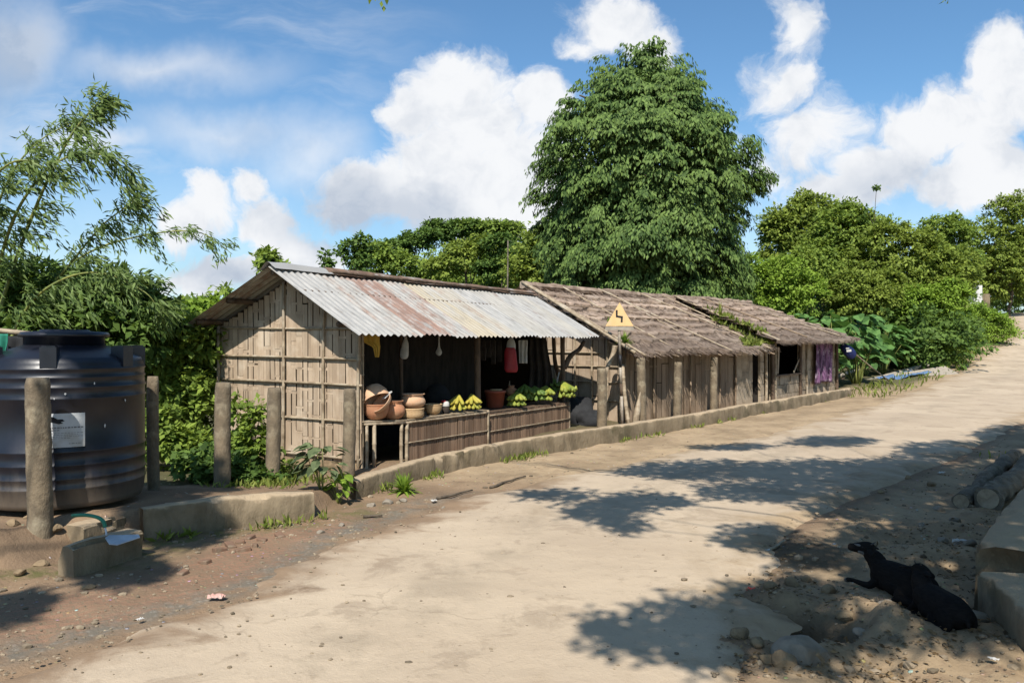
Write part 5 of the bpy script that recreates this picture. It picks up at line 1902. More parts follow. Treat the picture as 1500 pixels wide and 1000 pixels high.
# right bank
RBK = [('tree', 'rounded dark olive tree just right of the tall drooping tree', 1172, 40, [(1172, 330, 44, 34), (1150, 345, 34, 36), (1195, 312, 28, 24), (1178, 295, 16, 14), (1215, 335, 24, 36), (1135, 330, 18, 24), (1165, 375, 46, 34)], 'olive', 420, .34),
       ('tree', 'mid green leafy tree behind the far hut', 1240, 37, [(1228, 345, 34, 42), (1255, 330, 28, 26), (1210, 390, 46, 46), (1250, 390, 40, 46), (1240, 310, 16, 14), (1290, 335, 20, 16)], 'mid', 460, .32),
       ('thicket', 'wide yellowish olive thicket on the bank above the road', 1310, 35, [(1300, 370, 46, 40), (1345, 385, 46, 40), (1270, 410, 44, 42), (1320, 425, 50, 44), (1375, 420, 44, 48), (1300, 345, 26, 22), (1400, 400, 30, 34), (1350, 355, 22, 20)], 'olive', 700, .27),
       ('tree', 'pale green round tree on the skyline near the right edge', 1380, 54, [(1380, 345, 36, 28), (1360, 358, 26, 22), (1402, 352, 26, 26), (1385, 325, 20, 14), (1390, 385, 46, 28)], 'mid', 260, .40),
       ('tree', 'large dark tree over the road at the right edge', 1478, 66, [(1480, 325, 40, 32), (1510, 310, 44, 36), (1450, 360, 44, 40), (1440, 395, 34, 36), (1480, 400, 50, 40), (1500, 350, 40, 40), (1490, 385, 48, 36), (1530, 370, 46, 50), (1450, 405, 30, 30), (1470, 300, 14, 12), (1500, 425, 44, 26, 6), (1455, 425, 26, 22, 6)], 'olive', 900, .42),
       ('shrub', 'mid green bush under the rounded tree, above the far thatched ridge', 1185, 34, [(1175, 395, 30, 30), (1205, 410, 34, 26), (1160, 415, 26, 30), (1225, 425, 26, 22)], 'mid', 300, .26),
       ('shrub', 'pale bush in front of the wide thicket, left part', 1262, 33, [(1250, 420, 30, 24), (1280, 435, 34, 24), (1300, 415, 22, 20), (1235, 440, 26, 22)], 'olive', 300, .24),
       ('shrub', 'light green bush in front of the wide thicket, right part', 1345, 34, [(1335, 440, 34, 22), (1365, 445, 34, 24), (1390, 432, 26, 22), (1315, 452, 26, 20)], 'bright', 300, .24),
       ('shrub', 'slope of green bushes by the white house at the far bend', 1405, 52, [(1400, 415, 26, 18), (1385, 440, 26, 20), (1420, 462, 24, 12), (1360, 420, 22, 26)], 'mid', 260, .30),
       ('shrub', 'light yellow green bush at the right foot of the tall drooping tree', 1125, 30, [(1120, 425, 30, 36), (1150, 410, 34, 34), (1175, 432, 34, 30), (1140, 452, 40, 22), (1105, 400, 20, 26)], 'bright', 300, .22),
       ('shrub', 'bright lime green bush on the inside of the road bend', 1440, 40, [(1400, 480, 40, 28), (1440, 484, 40, 30), (1468, 490, 20, 22), (1385, 455, 26, 20), (1420, 460, 28, 18)], 'bright', 520, .20),
       ('shrub', 'bright green weeds behind the plank and blue sheet', 1345, 34, [(1330, 510, 34, 26), (1365, 505, 34, 28), (1395, 515, 30, 20), (1310, 495, 22, 22)], 'bright', 360, .15),
       ('shrub', 'dark shrub between the big-leaved plants and lime green bush', 1345, 36, [(1345, 480, 34, 36), (1320, 465, 28, 32), (1370, 470, 24, 30), (1365, 500, 30, 26)], 'dark', 330, .24)]
for i, (nm, lab, px, Y, lst, lm, nc, L) in enumerate(RBK):
    ptree(nm, lab, 'tree' if nm == 'tree' else 'shrub', px, Y, lst, int(nc * 1.25), 30, L * .62, lm, 80 + i, group=GR, trunk_r=.14 if nm == 'tree' else .05, clump_r=.40 if nm == 'tree' else .28, wr=.30)
rs = np.random.default_rng(18)
hb = []
for k in range(110):
    px, Y = rs.uniform(1060, 1400), rs.uniform(31, 48)
    b = at(px, 0, Y)
    r_ = rs.uniform(.8, 1.5)
    hb.append((b[0], b[1], b[2] + r_ * .9, r_ * 1.2, r_ * 1.2, r_))
for k in range(80):
    b = at(rs.uniform(1370, 1640), 0, rs.uniform(74, 95))
    hb.append((b[0], b[1], b[2] + rs.uniform(1, 4.5), 2.4, 2.4, rs.uniform(2, 3.5)))
o = obj('undergrowth', crown(hb, 5600, 22, .23, .32, 19, .3, .40), LM['dark'], None, loc=(16, 34, .5))
tag(o, 'dense dark undergrowth on the bank behind the far hut', 'undergrowth', None, 'stuff')


def big_leaf_plant(label, px, Y, h, n_, L, seed, lm='big', group='large-leaved plants beside the far hut', name='broad_leaf_plant', spread=.75):
    rs = np.random.default_rng(seed)
    b = at(px, 0, Y)
    t = thing(name, label, 'plant', b, group)
    qs = []
    mb = MB()
    for k in range(n_):
        a = rs.uniform(0, 2 * pi)
        zt = h * rs.uniform(.35, 1.0)
        rad = spread * h * rs.uniform(.15, .75) * (1.15 - .55 * zt / h)
        tip = b + A3(rad * cos(a), rad * sin(a), zt)
        if k < (26 if h > 1 else 9):
            limb(mb, b + A3(.05 * h * cos(a), .05 * h * sin(a), 0), tip, .002 + .009 * h, .002 + .003 * h, k + seed, 6, .08, 5)
        d0 = unit(A3(cos(a), sin(a), rs.uniform(-.55, .05)) + rs.normal(0, .25, 3))
        nh = unit(A3(cos(a) * .45, sin(a) * .45, .85) + rs.normal(0, .2, 3))
        sd_ = unit(np.cross(d0, nh))
        nn = np.cross(sd_, d0)
        l = L * rs.uniform(.6, 1.2)
        # a broad leaf: four quads either side of a folded, drooping midrib
        prof = [(0, .02), (.18, .30), (.42, .40), (.70, .28), (1.0, .01)]
        mid = [tip + d0 * l * u__ - ZU * l * .22 * u__ ** 2 for u__, _ in prof]
        for i in range(4):
            for sg in (-1, 1):
                e0 = mid[i] + sd_ * sg * prof[i][1] * l + nn * prof[i][1] * l * .22
                e1 = mid[i + 1] + sd_ * sg * prof[i + 1][1] * l + nn * prof[i + 1][1] * l * .22
                qs.append([mid[i], mid[i + 1], e1, e0])
    obj('leaves', np.array(qs), LM[lm], t)
    obj('stems', mb, MT['culm'], t, True)
    return t


for i, (px, Y, h, n_, lab) in enumerate(((1160, 26.5, 2.3, 90, 'large-leaved plant rising behind the thatched ridge of the far hut'), (1205, 27, 2.5, 100, 'tallest large-leaved plant, behind the low end of the far roof'),
                                         (1255, 27.5, 2.4, 110, 'dark large-leaved plant above the blue bag'), (1292, 31, 2.0, 100, 'large-leaved plant behind the slanting prop pole'),
                                         (1268, 30.5, 1.3, 60, 'low large-leaved plant at the end wall of the far hut'), (1320, 33, 1.7, 80, 'rightmost large-leaved plant near the plank'))):
    big_leaf_plant(lab, px, Y, h, n_, .52, 200 + i)
# thin stalk with tufts against the sky
b = at(1283, 0, 36)
st = thing('tall_stalk', 'thin stalk with small leaf tufts standing up against the sky', 'plant', b)
mb = MB()
limb(mb, b, P(1281, 330, 36), .03, .02, 3, 10, .01)
limb(mb, P(1281, 330, 36), P(1284, 274, 36), .018, .008, 4, 8, .02)
limb(mb, P(1281, 325, 36), P(1290, 322, 36), .012, .006, 5, 5, .02)
limb(mb, P(1280, 330, 36), P(1268, 304, 36), .012, .005, 6, 5, .02)
obj('stem', mb, MT['bark'], st, True)
rs = np.random.default_rng(4)
Bq = np.array([[*P(1284, 276, 36), .10, .1, .05], [*P(1284, 302, 36), .10, .1, .07], [*P(1268, 306, 36), .12, .1, .1], [*P(1265, 322, 36), .2, .2, .14], [*P(1288, 326, 36), .2, .1, .06]])
obj('leaves', crown(Bq, 26, 10, .16, .3, 5, .2, .1), LM['dark'], st)

# plants on the low wall
big_leaf_plant('grey green fleshy plant in the gap between the two kerb walls', 472, 7.95, .46, 46, .15, 301, 'greygreen', None, 'fleshy_plant', .75)
big_leaf_plant('bright green leafy plant right of the grey fleshy one at the wall end', 497, 8.05, .30, 26, .12, 302, 'bright', None, 'leafy_plant', .7)


def tuft(name, label, c, n_, L, w_, seed, lm='bright', lean=.9):
    rs = np.random.default_rng(seed)
    a = rs.uniform(0, 2 * pi, n_)
    el = rs.uniform(.15, 1.4, n_)
    d0 = np.stack([np.cos(a) * np.cos(el) * lean, np.sin(a) * np.cos(el) * lean, np.sin(el)], 1)
    l = L * rs.uniform(.5, 1.1, n_)
    qs = []
    c = np.asarray(c, float)
    sd_ = unit(np.cross(d0, A3(0, 0, 1)))
    for i in range(4):
        t0, t1 = i / 4, (i + 1) / 4
        f = lambda t: c + rs.normal(0, 0, (n_, 3)) + d0 * (l * t)[:, None] - ZU * (l * .45 * t ** 2.2 * np.cos(el))[:, None]
        w0, w1 = w_ * (1 - (2 * t0 - .7) ** 2 * .8), w_ * max(.05, (1 - (2 * t1 - .7) ** 2 * .8)) * (i < 3) + .002
        qs.append(np.stack([f(t0) - sd_ * w0, f(t0) + sd_ * w0, f(t1) + sd_ * w1, f(t1) - sd_ * w1], 1))
    o = obj(name, np.concatenate(qs), LM[lm], None, loc=c)
    return tag(o, label, 'plant')


fc = G(592, 722)
tuft('fern', 'bright green feathery tuft growing against the kerb wall', (fc[0], fc[1] + .0, gz1(fc[0], fc[1])), 130, .30, .012, 5)
tuft('fern', 'small green tuft on the roof eave under the road sign', P(915, 503, 15.05), 60, .30, .014, 6)
tuft('fern', 'yellow green tuft beside the left corner of the sign plate', P(893, 476, 15.6), 40, .22, .014, 7)
# moss and weeds on the thatch
rs = np.random.default_rng(77)
qs = []
for s0, s1, t0, t1, n_, bl_ in ((.78, 1.0, .90, 1.03, 520, bl2), (.90, 1.02, .3, .95, 560, bl2), (.0, .06, .3, .9, 400, bl3)):
    s_, t_ = rs.uniform(s0, s1, n_), rs.uniform(t0, t1, n_)
    keep = fbm(s_ * 25, t_ * 9, 0, 4, 2) > -.05
    s_, t_ = s_[keep], t_[keep]
    b_ = bl_(s_, t_) + ZU * .08
    l = rs.uniform(.06, .20, len(s_))
    qs.append(leafq(b_, unit(rs.normal(0, .6, (len(s_), 3)) + A3(0, 0, .8)), l, l * .16, rdir(len(s_), rs)))
o = obj('roof_weeds', np.concatenate(qs), LM['grass'], None, loc=P(1080, 500, 19))
tag(o, 'pale green weeds sprouting on the mossy thatch between the huts', 'weeds', None, 'stuff')
t_ = tuft('fern', 'upright pale green sprig on the roof between the two thatched huts', P(1055, 462, 19.2), 26, .45, .02, 9, 'grass', .45)
# grass on verges
rs = np.random.default_rng(31)
qs = []
for (n_, fn) in ((1700, 'far'), (1500, 'wall'), (900, 'yard'), (500, 'right')):
    if fn == 'far':
        i = rs.integers(int(700 * 10 / 17), int(700 * 15 / 17), n_)
        o_ = -rs.uniform(.05, 1.6, n_)
        x, y = RLs[i, 0] + o_ * .77, RLs[i, 1] - o_ * .64
    elif fn == 'wall':
        t_ = rs.uniform(3.0, 10.9, n_)
        i = (t_ / 11 * 699).astype(int)
        Ws = resample(WALL, 700)
        x, y = Ws[i, 0] + rs.normal(.16, .06, n_), Ws[i, 1] - rs.normal(.10, .05, n_)
        kp = fbm(x * 2, y * 2, 0, 6, 2) > .12
        x, y = x[kp], y[kp]
    elif fn == 'yard':
        x, y = rs.uniform(-3.2, -1.6, n_), rs.uniform(8.1, 9.6, n_)
        kp = (fbm(x * 2, y * 2, 0, 16, 2) > .1)
        x, y = x[kp], y[kp]
    else:
        x, y = rs.uniform(4.2, 7.2, n_), rs.uniform(7.2, 11.5, n_)
        kp = (fbm(x * 1.5, y * 1.5, 0, 26, 2) > .12) & (x > .62 * y - .4)
        x, y = x[kp], y[kp]
    z = gz(x, y)
    m_ = len(x)
    l = rs.uniform(.05, .16, m_) * (1.8 if fn == 'far' else .8)
    qs.append(leafq(np.stack([x, y, z], 1), unit(rs.normal(0, .45, (m_, 3)) + A3(0, 0, 1)), l, l * .10 + .003, rdir(m_, rs)))
o = obj('verge_grass', np.concatenate(qs), LM['grass'], None, loc=(10, 20, 0))
tag(o, 'thin grass and weeds along the road verge and kerb', 'grass', None, 'stuff')

# ------------------------------------------------------------------ shade tree that stands right of the picture
shd = thing('shade_tree', 'spreading tree whose twigs hang into the top of the picture', 'tree', (6.0, .0, 0))
rs = np.random.default_rng(14)
TGT = [(1000, 925, 120, 42), (900, 935, 40, 20), (1110, 890, 80, 32), (1180, 905, 75, 50), (1215, 940, 40, 30), (890, 752, 62, 18), (820, 727, 60, 7), (945, 735, 70, 12), (925, 775, 25, 8),
       (1040, 690, 140, 14), (1250, 695, 170, 22), (1215, 648, 60, 8), (1420, 660, 100, 14), (1120, 722, 100, 14), (1290, 725, 70, 14), (1120, 790, 70, 20),
       (1185, 812, 60, 18), (1390, 770, 85, 34), (1460, 800, 60, 60), (1300, 838, 60, 50), (1385, 885, 70, 55), (1230, 745, 60, 12), (1330, 745, 60, 18), (1470, 720, 60, 40), (1480, 640, 50, 16), (1420, 930, 40, 25), (1480, 900, 30, 60), (1080, 655, 60, 5), (1340, 715, 90, 18), (1150, 870, 60, 30), (1270, 790, 50, 25), (1180, 950, 60, 40), (1330, 690, 60, 25), (1050, 940, 60, 35), (1290, 930, 40, 20),  (1350, 800, 60, 25), (1450, 690, 60, 20), (1400, 840, 50, 30), (1440, 740, 50, 25)]
qs = []
hub = A3(5.6, .4, 6.2)
mb = MB()
limb(mb, (6.0, .0, -.2), hub, .26, .18, 3, 12, .05, 12)
for i, (cx, cy, rx, ry) in enumerate(TGT):
    c = G(cx, cy)
    area = pi * (rx / F * c[1]) * abs(G(cx, cy - ry)[1] - G(cx, cy + ry)[1]) / 2
    n_ = int(np.clip(area * 1300, 180, 6000))
    # twiglets of ~9 leaves
    nt_ = max(5, n_ // 9)
    a, r_ = rs.uniform(0, 2 * pi, nt_), np.sqrt(rs.random(nt_)) * rs.uniform(.75, 1.15, nt_)
    gx = [G(cx + rx * r_[k] * cos(a[k]), cy + ry * r_[k] * sin(a[k])) for k in range(nt_)]
    h = np.maximum((.50 * c[1] + 1.65) / 1.4 + .5, 4.6) + rs.uniform(0, .9, nt_) + (i % 3) * .3
    tw = np.array([gx[k] - SD * (h[k] / -SD[2]) * 1.0 for k in range(nt_)])
    cen = tw.mean(0)
    limb(mb, hub + A3(-.1, .05, -.3 * (i % 4)), cen, .016, .006, 40 + i, 12, .22, 5)
    for k in range(0, nt_, 8):
        limb(mb, cen, tw[k], .008, .003, 100 + k, 4, .05, 4)
    b_ = np.repeat(tw, 9, 0) + rs.normal(0, .07, (nt_ * 9, 3))
    l = rs.uniform(.08, .15, nt_ * 9)
    qs.append(leafq(b_, unit(rs.normal(0, 1, (nt_ * 9, 3)) + A3(-.2, .1, -.2)), l, l * .25, unit(rs.normal(0, .55, (nt_ * 9, 3)) + A3(0, 0, 1))))
for (x, y) in ((548, -6), (556, -12), (562, -1), (1384, -3), (1378, -10)):
    c = P(x, y, 7.0)
    limb(mb, hub, c + A3(.0, 0, .12), .03, .006, int(x), 14, .05, 5)
    qs.append(leafq(np.repeat(c[None], 4, 0) + rs.normal(0, .02, (4, 3)), unit(rs.normal(0, .5, (4, 3)) + A3(0, 0, -.7)), .07, .018, rdir(4, rs)))
obj('crown', np.concatenate(qs), LM['mid'], shd)
obj('trunk', mb, MT['bark'], shd, True)
# a second tree behind the camera shades the bank below the tank; an unseen one added right of the road blocks sky light there
shd2 = thing('shade_tree', 'leafy tree left of the camera shading the bank below the tank', 'tree', (-6.5, -4.0, 0))
hub2 = A3(-6.0, -3.2, 6.0)
mb = MB()
limb(mb, (-6.5, -4.0, -.2), hub2, .22, .15, 5, 12, .05, 12)
qs = []
for i, (cx, cy, rx, ry, zz) in enumerate(((262, 762, 60, 24, .1), (165, 815, 44, 20, .12), (280, 708, 60, 12, .22), (12, 893, 26, 12, 0))):
    nt_ = 260
    a, r_ = rs.uniform(0, 2 * pi, nt_), np.sqrt(rs.random(nt_)) * rs.uniform(.75, 1.15, nt_)
    gx = [G(cx + rx * r_[k] * cos(a[k]), cy + ry * r_[k] * sin(a[k]), zz) for k in range(nt_)]
    h = rs.uniform(5.2, 6.4, nt_)
    tw = np.array([gx[k] - SD * (h[k] / -SD[2]) for k in range(nt_)])
    limb(mb, hub2 + A3(0, 0, -.2 * i), tw.mean(0), .03, .01, 60 + i, 10, .1, 5)
    b_ = np.repeat(tw, 9, 0) + rs.normal(0, .07, (nt_ * 9, 3))
    l = rs.uniform(.08, .15, nt_ * 9)
    qs.append(leafq(b_, unit(rs.normal(0, 1, (nt_ * 9, 3)) + A3(-.2, .1, -.2)), l, l * .25, unit(rs.normal(0, .55, (nt_ * 9, 3)) + A3(0, 0, 1))))
obj('crown', np.concatenate(qs), LM['mid'], shd2)
obj('trunk', mb, MT['bark'], shd2, True)
tree('sky_block_tree', 'unseen broad tree added right of the road to block sky light', 'tree', (10.5, 5.0, 0), [(-1.5, -3.5, 6.0, 2.6, 2.6, 2.2), (0, 0, 6.5, 3.4, 3.4, 2.6), (-.5, 2.6, 5.5, 2.4, 2.4, 2.2), (1.5, -2, 4.5, 3, 3, 2.2), (.5, -6, 5.5, 3, 3, 2.4), (2.0, 3, 3.5, 2.5, 2.5, 2.5)], 900, 20, .24, 'mid', 95, trunk_r=.25, clump_r=.4)  # added out of view to cut sky light on the verge
# small shadow at the lower left is thrown by a bush left of the picture
b = A3(-5.0, 4.0, 0)
tree('shrub', 'low bush at the lower left corner, mostly outside the picture', 'shrub', b, [(.1, -.1, .55, .4, .4, .4), (-.2, .2, .3, .4, .4, .3)], 60, 18, .09, 'dark', 91, group=None, trunk_r=.02, clump_r=.12)

# ------------------------------------------------------------------ white house far along the road
hb_ = P(1412, 450, 64)
wh = thing('white_house', 'small white house glimpsed between the trees at the end of the road', 'house', hb_)
MT['lime'] = M('limewash', (.72, .71, .68), (.6, .59, .56), 3, .9, .1, .01)
mb = MB()
mb.box(P(1408, 440, 64), A3(1.0, 0, 0), A3(0, 1.2, 0), ZU * 1.15)
obj('wall', mb, MT['lime'], wh)
mb = MB()
mb.bar(P(1408, 417, 62.2), P(1408, 413, 65.8), 2.5, .06, ZU)
obj('roof', mb, MT['tin'], wh)
mb = MB()
mb.box(P(1412, 447, 62.78), A3(.25, 0, 0), A3(0, .02, 0), ZU * .6)
obj('door', mb, MT['pole_dark'], wh)
mb = MB()
mb.box(P(1432, 447, 63), A3(.9, 0, 0), A3(0, .15, 0), ZU * .9)
o = obj('boundary_wall', mb, MT['concrete'], None, loc=P(1432, 450, 63))
tag(o, 'grey wall beside the distant white house', 'wall')
# ------------------------------------------------------------------ goats
def remeshed(name, mb, mat, parent, vox, smooth=4, loc=None):
    o = obj(name, mb, mat, parent, True, loc)
    r = o.modifiers.new('fuse', 'REMESH')
    r.mode = 'VOXEL'
    r.voxel_size = vox
    r.use_smooth_shade = True
    s = o.modifiers.new('soften', 'SMOOTH')
    s.iterations = smooth
    s.factor = .5
    return o


def goat(label, loc, yaw, k, head_yaw, head_pitch, seed, foreleg_out=True, neck_up=.30, kneeup=False):
    """a goat lying on its brisket; local x towards the head, metres before scale k"""
    ca, sa = cos(yaw), sin(yaw)
    loc = np.asarray(loc, float)

    def W(x, y, z):
        return loc + k * A3(ca * x - sa * y, sa * x + ca * y, z)
    Rz = rotm((0, 0, 1), yaw)
    t = thing('goat', label, 'goat', loc, 'black goats lying by the kerb')
    mb = MB()
    path = [(-.44, 0, .15), (-.38, 0, .19), (-.24, 0, .215), (-.05, 0, .205), (.12, 0, .215), (.26, 0, .225), (.34, 0, .235)]
    rad = [.05, .125, .165, .175, .165, .145, .105]
    mb.tube(resample(np.array([W(*q_) for q_ in path]), 24), np.interp(np.linspace(0, 6, 24), range(7), rad) * k, 18)
    mb.ellipsoid(W(-.02, 0, .15), A3(.30, .19, .15) * k, Rz)
    mb.ellipsoid(W(.24, 0, .17), A3(.16, .13, .16) * k, Rz)
    # spine and hips
    mb.ellipsoid(W(-.30, .0, .25), A3(.12, .11, .11) * k, Rz)
    # neck
    hx, hz = .45, .26 + neck_up
    nk = resample(np.array([W(.26, 0, .22), W(.35, 0, .33), W(.41, .02 * sin(head_yaw), .22 + neck_up), W(hx, .03 * sin(head_yaw), hz)]), 12)
    mb.tube(nk, np.linspace(.12, .074, 12) * k, 14)
    # head in its own frame
    hd = Rz @ rotm((0, 0, 1), head_yaw) @ rotm((0, 1, 0), head_pitch)
    hc = W(hx, .03 * sin(head_yaw), hz + .01)

    def Hp(x, y, z):
        return hc + k * 1.22 * (hd @ A3(x, y, z))
    hp = resample(np.array([Hp(-.045, 0, .01), Hp(.0, 0, .015), Hp(.06, 0, .005), Hp(.12, 0, -.012), Hp(.165, 0, -.022), Hp(.185, 0, -.026)]), 14)
    mb.tube(hp, np.interp(np.linspace(0, 5, 14), range(6), [.05, .068, .058, .042, .036, .022]) * k * 1.22, 14)
    mb.ellipsoid(Hp(.10, 0, -.035), A3(.085, .032, .027) * k, hd)       # jaw
    # legs: folded hind thighs with hock and cannon, forelegs
    for s_ in (-1, 1):
        mb.ellipsoid(W(-.26, .125 * s_, .15), A3(.15, .06, .13) * k, Rz)
        hl = [W(-.16, .15 * s_, .12), W(-.12, .17 * s_, .055), W(-.28, .18 * s_, .04), W(-.36, .19 * s_, .045), W(-.20, .20 * s_, .03), W(-.06, .20 * s_, .025)]
        mb.tube(resample(np.array(hl[:4]), 12), np.linspace(.07, .034, 12) * k, 10)
        mb.tube(resample(np.array(hl[3:]), 10), np.linspace(.032, .02, 10) * k, 10)
    if kneeup:
        mb.tube(resample(np.array([W(-.26, -.10, .16), W(-.10, -.14, .30), W(-.04, -.15, .27)]), 10), np.linspace(.085, .05, 10) * k, 12)
    fl = [W(.25, .09, .14), W(.33, .11, .06), W(.42, .12, .045), W(.56, .13, .05), W(.66, .135, .035)] if foreleg_out else [W(.25, .09, .14), W(.36, .10, .05), W(.40, .10, .035), W(.28, .12, .03), W(.20, .12, .025)]
    mb.tube(resample(np.array(fl), 18), np.interp(np.linspace(0, 4, 18), range(5), [.06, .045, .036, .026, .03]) * k, 10)
    fr = [W(.25, -.09, .14), W(.37, -.10, .05), W(.42, -.10, .035), W(.30, -.13, .03), W(.20, -.13, .025)]
    mb.tube(resample(np.array(fr), 18), np.interp(np.linspace(0, 4, 18), range(5), [.06, .046, .038, .026, .02]) * k, 10)
    # tail
    mb.tube(resample(np.array([W(-.42, 0, .20), W(-.49, .01, .21), W(-.53, .02, .16)]), 8), np.linspace(.035, .018, 8) * k, 8)
    # ears, drooping outwards
    for s_ in (-1, 1):
        E0, E1 = Hp(-.015, .05 * s_, .03), Hp(-.06, .165 * s_, -.005)
        ec = (E0 + E1) / 2
        dx = unit(E1 - E0)
        dn = unit(np.cross(dx, hd @ A3(1, 0, .3)))
        dy = np.cross(dn, dx)
        mb.ellipsoid(ec, A3(np.linalg.norm(E1 - E0) / 2 * 1.15, .042 * k, .013 * k), np.stack([dx, dy, dn], 1), 16, 10)
    body = remeshed('body', mb, MT['goat'], t, .011 * k, 3)
    for s_ in (-1, 1):
        mb = MB()
        mb.tube(resample(np.array([Hp(-.02, .025 * s_, .060), Hp(-.035, .028 * s_, .075), Hp(-.05, .030 * s_, .085)]), 8), np.linspace(.011, .004, 8) * k, 8)
        obj('horn', mb, MT['horn'], t, True)
        mb = MB()
        mb.ellipsoid(Hp(.045, .052 * s_, .022), A3(.011, .007, .010) * k, hd, 12, 8)
        obj('eye', mb, MT['tank'], t, True)
    mb = MB()
    e = fl[-1] if foreleg_out else fl[2]
    mb.ellipsoid(e + A3(0, 0, -.005), A3(.040, .03, .024) * k, Rz, 14, 8)
    obj('hoof', mb, MT['horn'], t, True)
    return t, Hp, hd


def wyaw(a, b):
    return math.atan2(b[1] - a[1], b[0] - a[0])


ga, gb_ = G(1350, 893), G(1282, 868)
mid = (ga + gb_) / 2
gy = wyaw(ga, gb_)
g1, Hp, hd = goat('black goat with raised grey-streaked face and one foreleg stretched forward', (mid[0] + .02, mid[1], gz1(mid[0], mid[1]) - .01), gy, .56, .55, -.15, 1, True, .16)
mb = MB()
mb.ellipsoid(Hp(.06, .035, .028), A3(.075, .018, .014) * .62, hd, 14, 8)
mb.ellipsoid(Hp(.03, .045, -.03), A3(.06, .014, .022) * .62, hd, 14, 8)
obj('face_patch', mb, MT['goat_grey'], g1, True)
ga, gb_ = G(1404, 935), G(1352, 902)
mid = (ga + gb_) / 2
g2_, Hp, hd = goat('black goat with lowered head turned away, lying nearest the kerb wall', (mid[0], mid[1], gz1(mid[0], mid[1]) - .02), wyaw(ga, gb_), .56, -1.2, .25, 2, False, .15)

# ------------------------------------------------------------------ logs, stones, litter
for i, (a_, b_, r_, lab) in enumerate((((1447, 742), (1515, 688), .115, 'thickest grey log on the right verge, its cut end facing the road'), ((1402, 738), (1465, 706), .085, 'shorter grey log lying along the left of the thick log'), ((1432, 712), (1500, 672), .08, 'thin log behind the thick one at the right edge'))):
    pa, pb = G(*a_), G(*b_)
    pa[2], pb[2] = gz1(pa[0], pa[1]) + r_ * .8, gz1(pb[0], pb[1]) + r_ * .8
    mb = MB()
    t_ = np.linspace(0, 1, 22)
    pth = pa + (pb - pa) * t_[:, None] + np.stack([.05 * np.sin(t_ * 4 + i), 0 * t_, .02 * np.sin(t_ * 7 + i)], 1)
    mb.tube(pth, r_ * (1 + .05 * np.sin(t_ * 9 + i) + .06 * vnoise(t_ * 14, i, 0, 5)), 22, True, .30, i + 3)
    lg = tag(obj('log', mb, MT['bark_pale'], None, False, pa), lab, 'log', 'logs on the right verge')
    mb = MB()
    d_ = unit(pth[0] - pth[1])
    mb.tube([pth[0] - d_ * .01, pth[0] + d_ * .006], r_ * .86, 20)
    obj('cut_end', mb, MT['pole'], lg)


def rock(name, label, px, py, size, sq, mt, seed, cat, group=None, sink=.3, z=None, rot=0.0):
    c = G(px, py)
    zz = gz1(c[0], c[1]) if z is None else z
    mb = MB()
    mb.rock((0, 0, 0), A3(size, size * sq[0], size * sq[1]), seed)
    o = obj(name, mb, MT[mt], None, False, None)
    o.data.polygons.foreach_set('use_smooth', np.zeros(len(o.data.polygons), bool))
    o.location = (c[0], c[1], zz + size * sq[1] * (1 - 2 * sink))
    o.rotation_euler = (0, 0, rot)
    return tag(o, label, cat, group)


# broken slabs in front of the tank
def slab(label, px0, px1, pyb, h, th, seed, z0=-.06, skew=.1, group=None):
    a, b = G(px0, pyb, z0), G(px1, pyb - (px1 - px0) * .30, z0)
    mb = wall_sweep([a[:2], (a[:2] + b[:2]) / 2 + A3(.02, .01), b[:2]], [z0 + h, z0 + h * 1.02, z0 + h * .98], [z0 - .08] * 3, th, seed, .03, .03)
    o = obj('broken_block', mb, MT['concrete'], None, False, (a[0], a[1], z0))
    return tag(o, label, 'block', group)


slab('broken concrete block with the trowel resting on its far end', 96, 196, 850, .24, .17, 31, -.03)
slab('rough slab of broken concrete behind the block, below the tank', 108, 170, 800, .16, .20, 32, .06)
TRW = P(180, 789, 5.62)
MT['blade'] = M('worn_white_blade', (.55, .60, .66), (.42, .47, .53), 8, .4, .1, .003)
MT['green'] = M('green_plastic', (.03, .22, .13), (.02, .16, .10), 6, .45, .1, .003)
tw_ = thing('trowel', 'pale metal trowel with curved green handle lying on the broken block', 'trowel', TRW)
mb = MB()
o_ = [(154, 787), (160, 796), (172, 797), (205, 786), (203, 782), (180, 783), (160, 783)]
prism(mb, o_, 5.60, .02)
v_s = mb.v[0]
mb2 = MB()
tp = np.array([P(x, y, 5.60 + (793 - y) * .010) for x, y in o_])
mb2.add(np.vstack([tp, tp - ZU * .006]), [tuple(range(7)), tuple(range(13, 6, -1))] + [(i, (i + 1) % 7, 7 + (i + 1) % 7, 7 + i) for i in range(7)])
obj('blade', mb2, MT['blade'], tw_)
mb = MB()
mb.tube(resample(np.array([P(156, 784, 5.63), P(155, 776, 5.64), P(153, 770, 5.64)]), 8), .007, 8)
obj('tang', mb, MT['blade'], tw_, True)
mb = MB()
mb.tube(resample(np.array([P(154, 772, 5.64), P(151, 763, 5.65), P(142, 757, 5.67), P(125, 754, 5.70), P(106, 755, 5.74)]), 18), np.linspace(.014, .013, 18), 10)
obj('handle', mb, MT['green'], tw_, True)

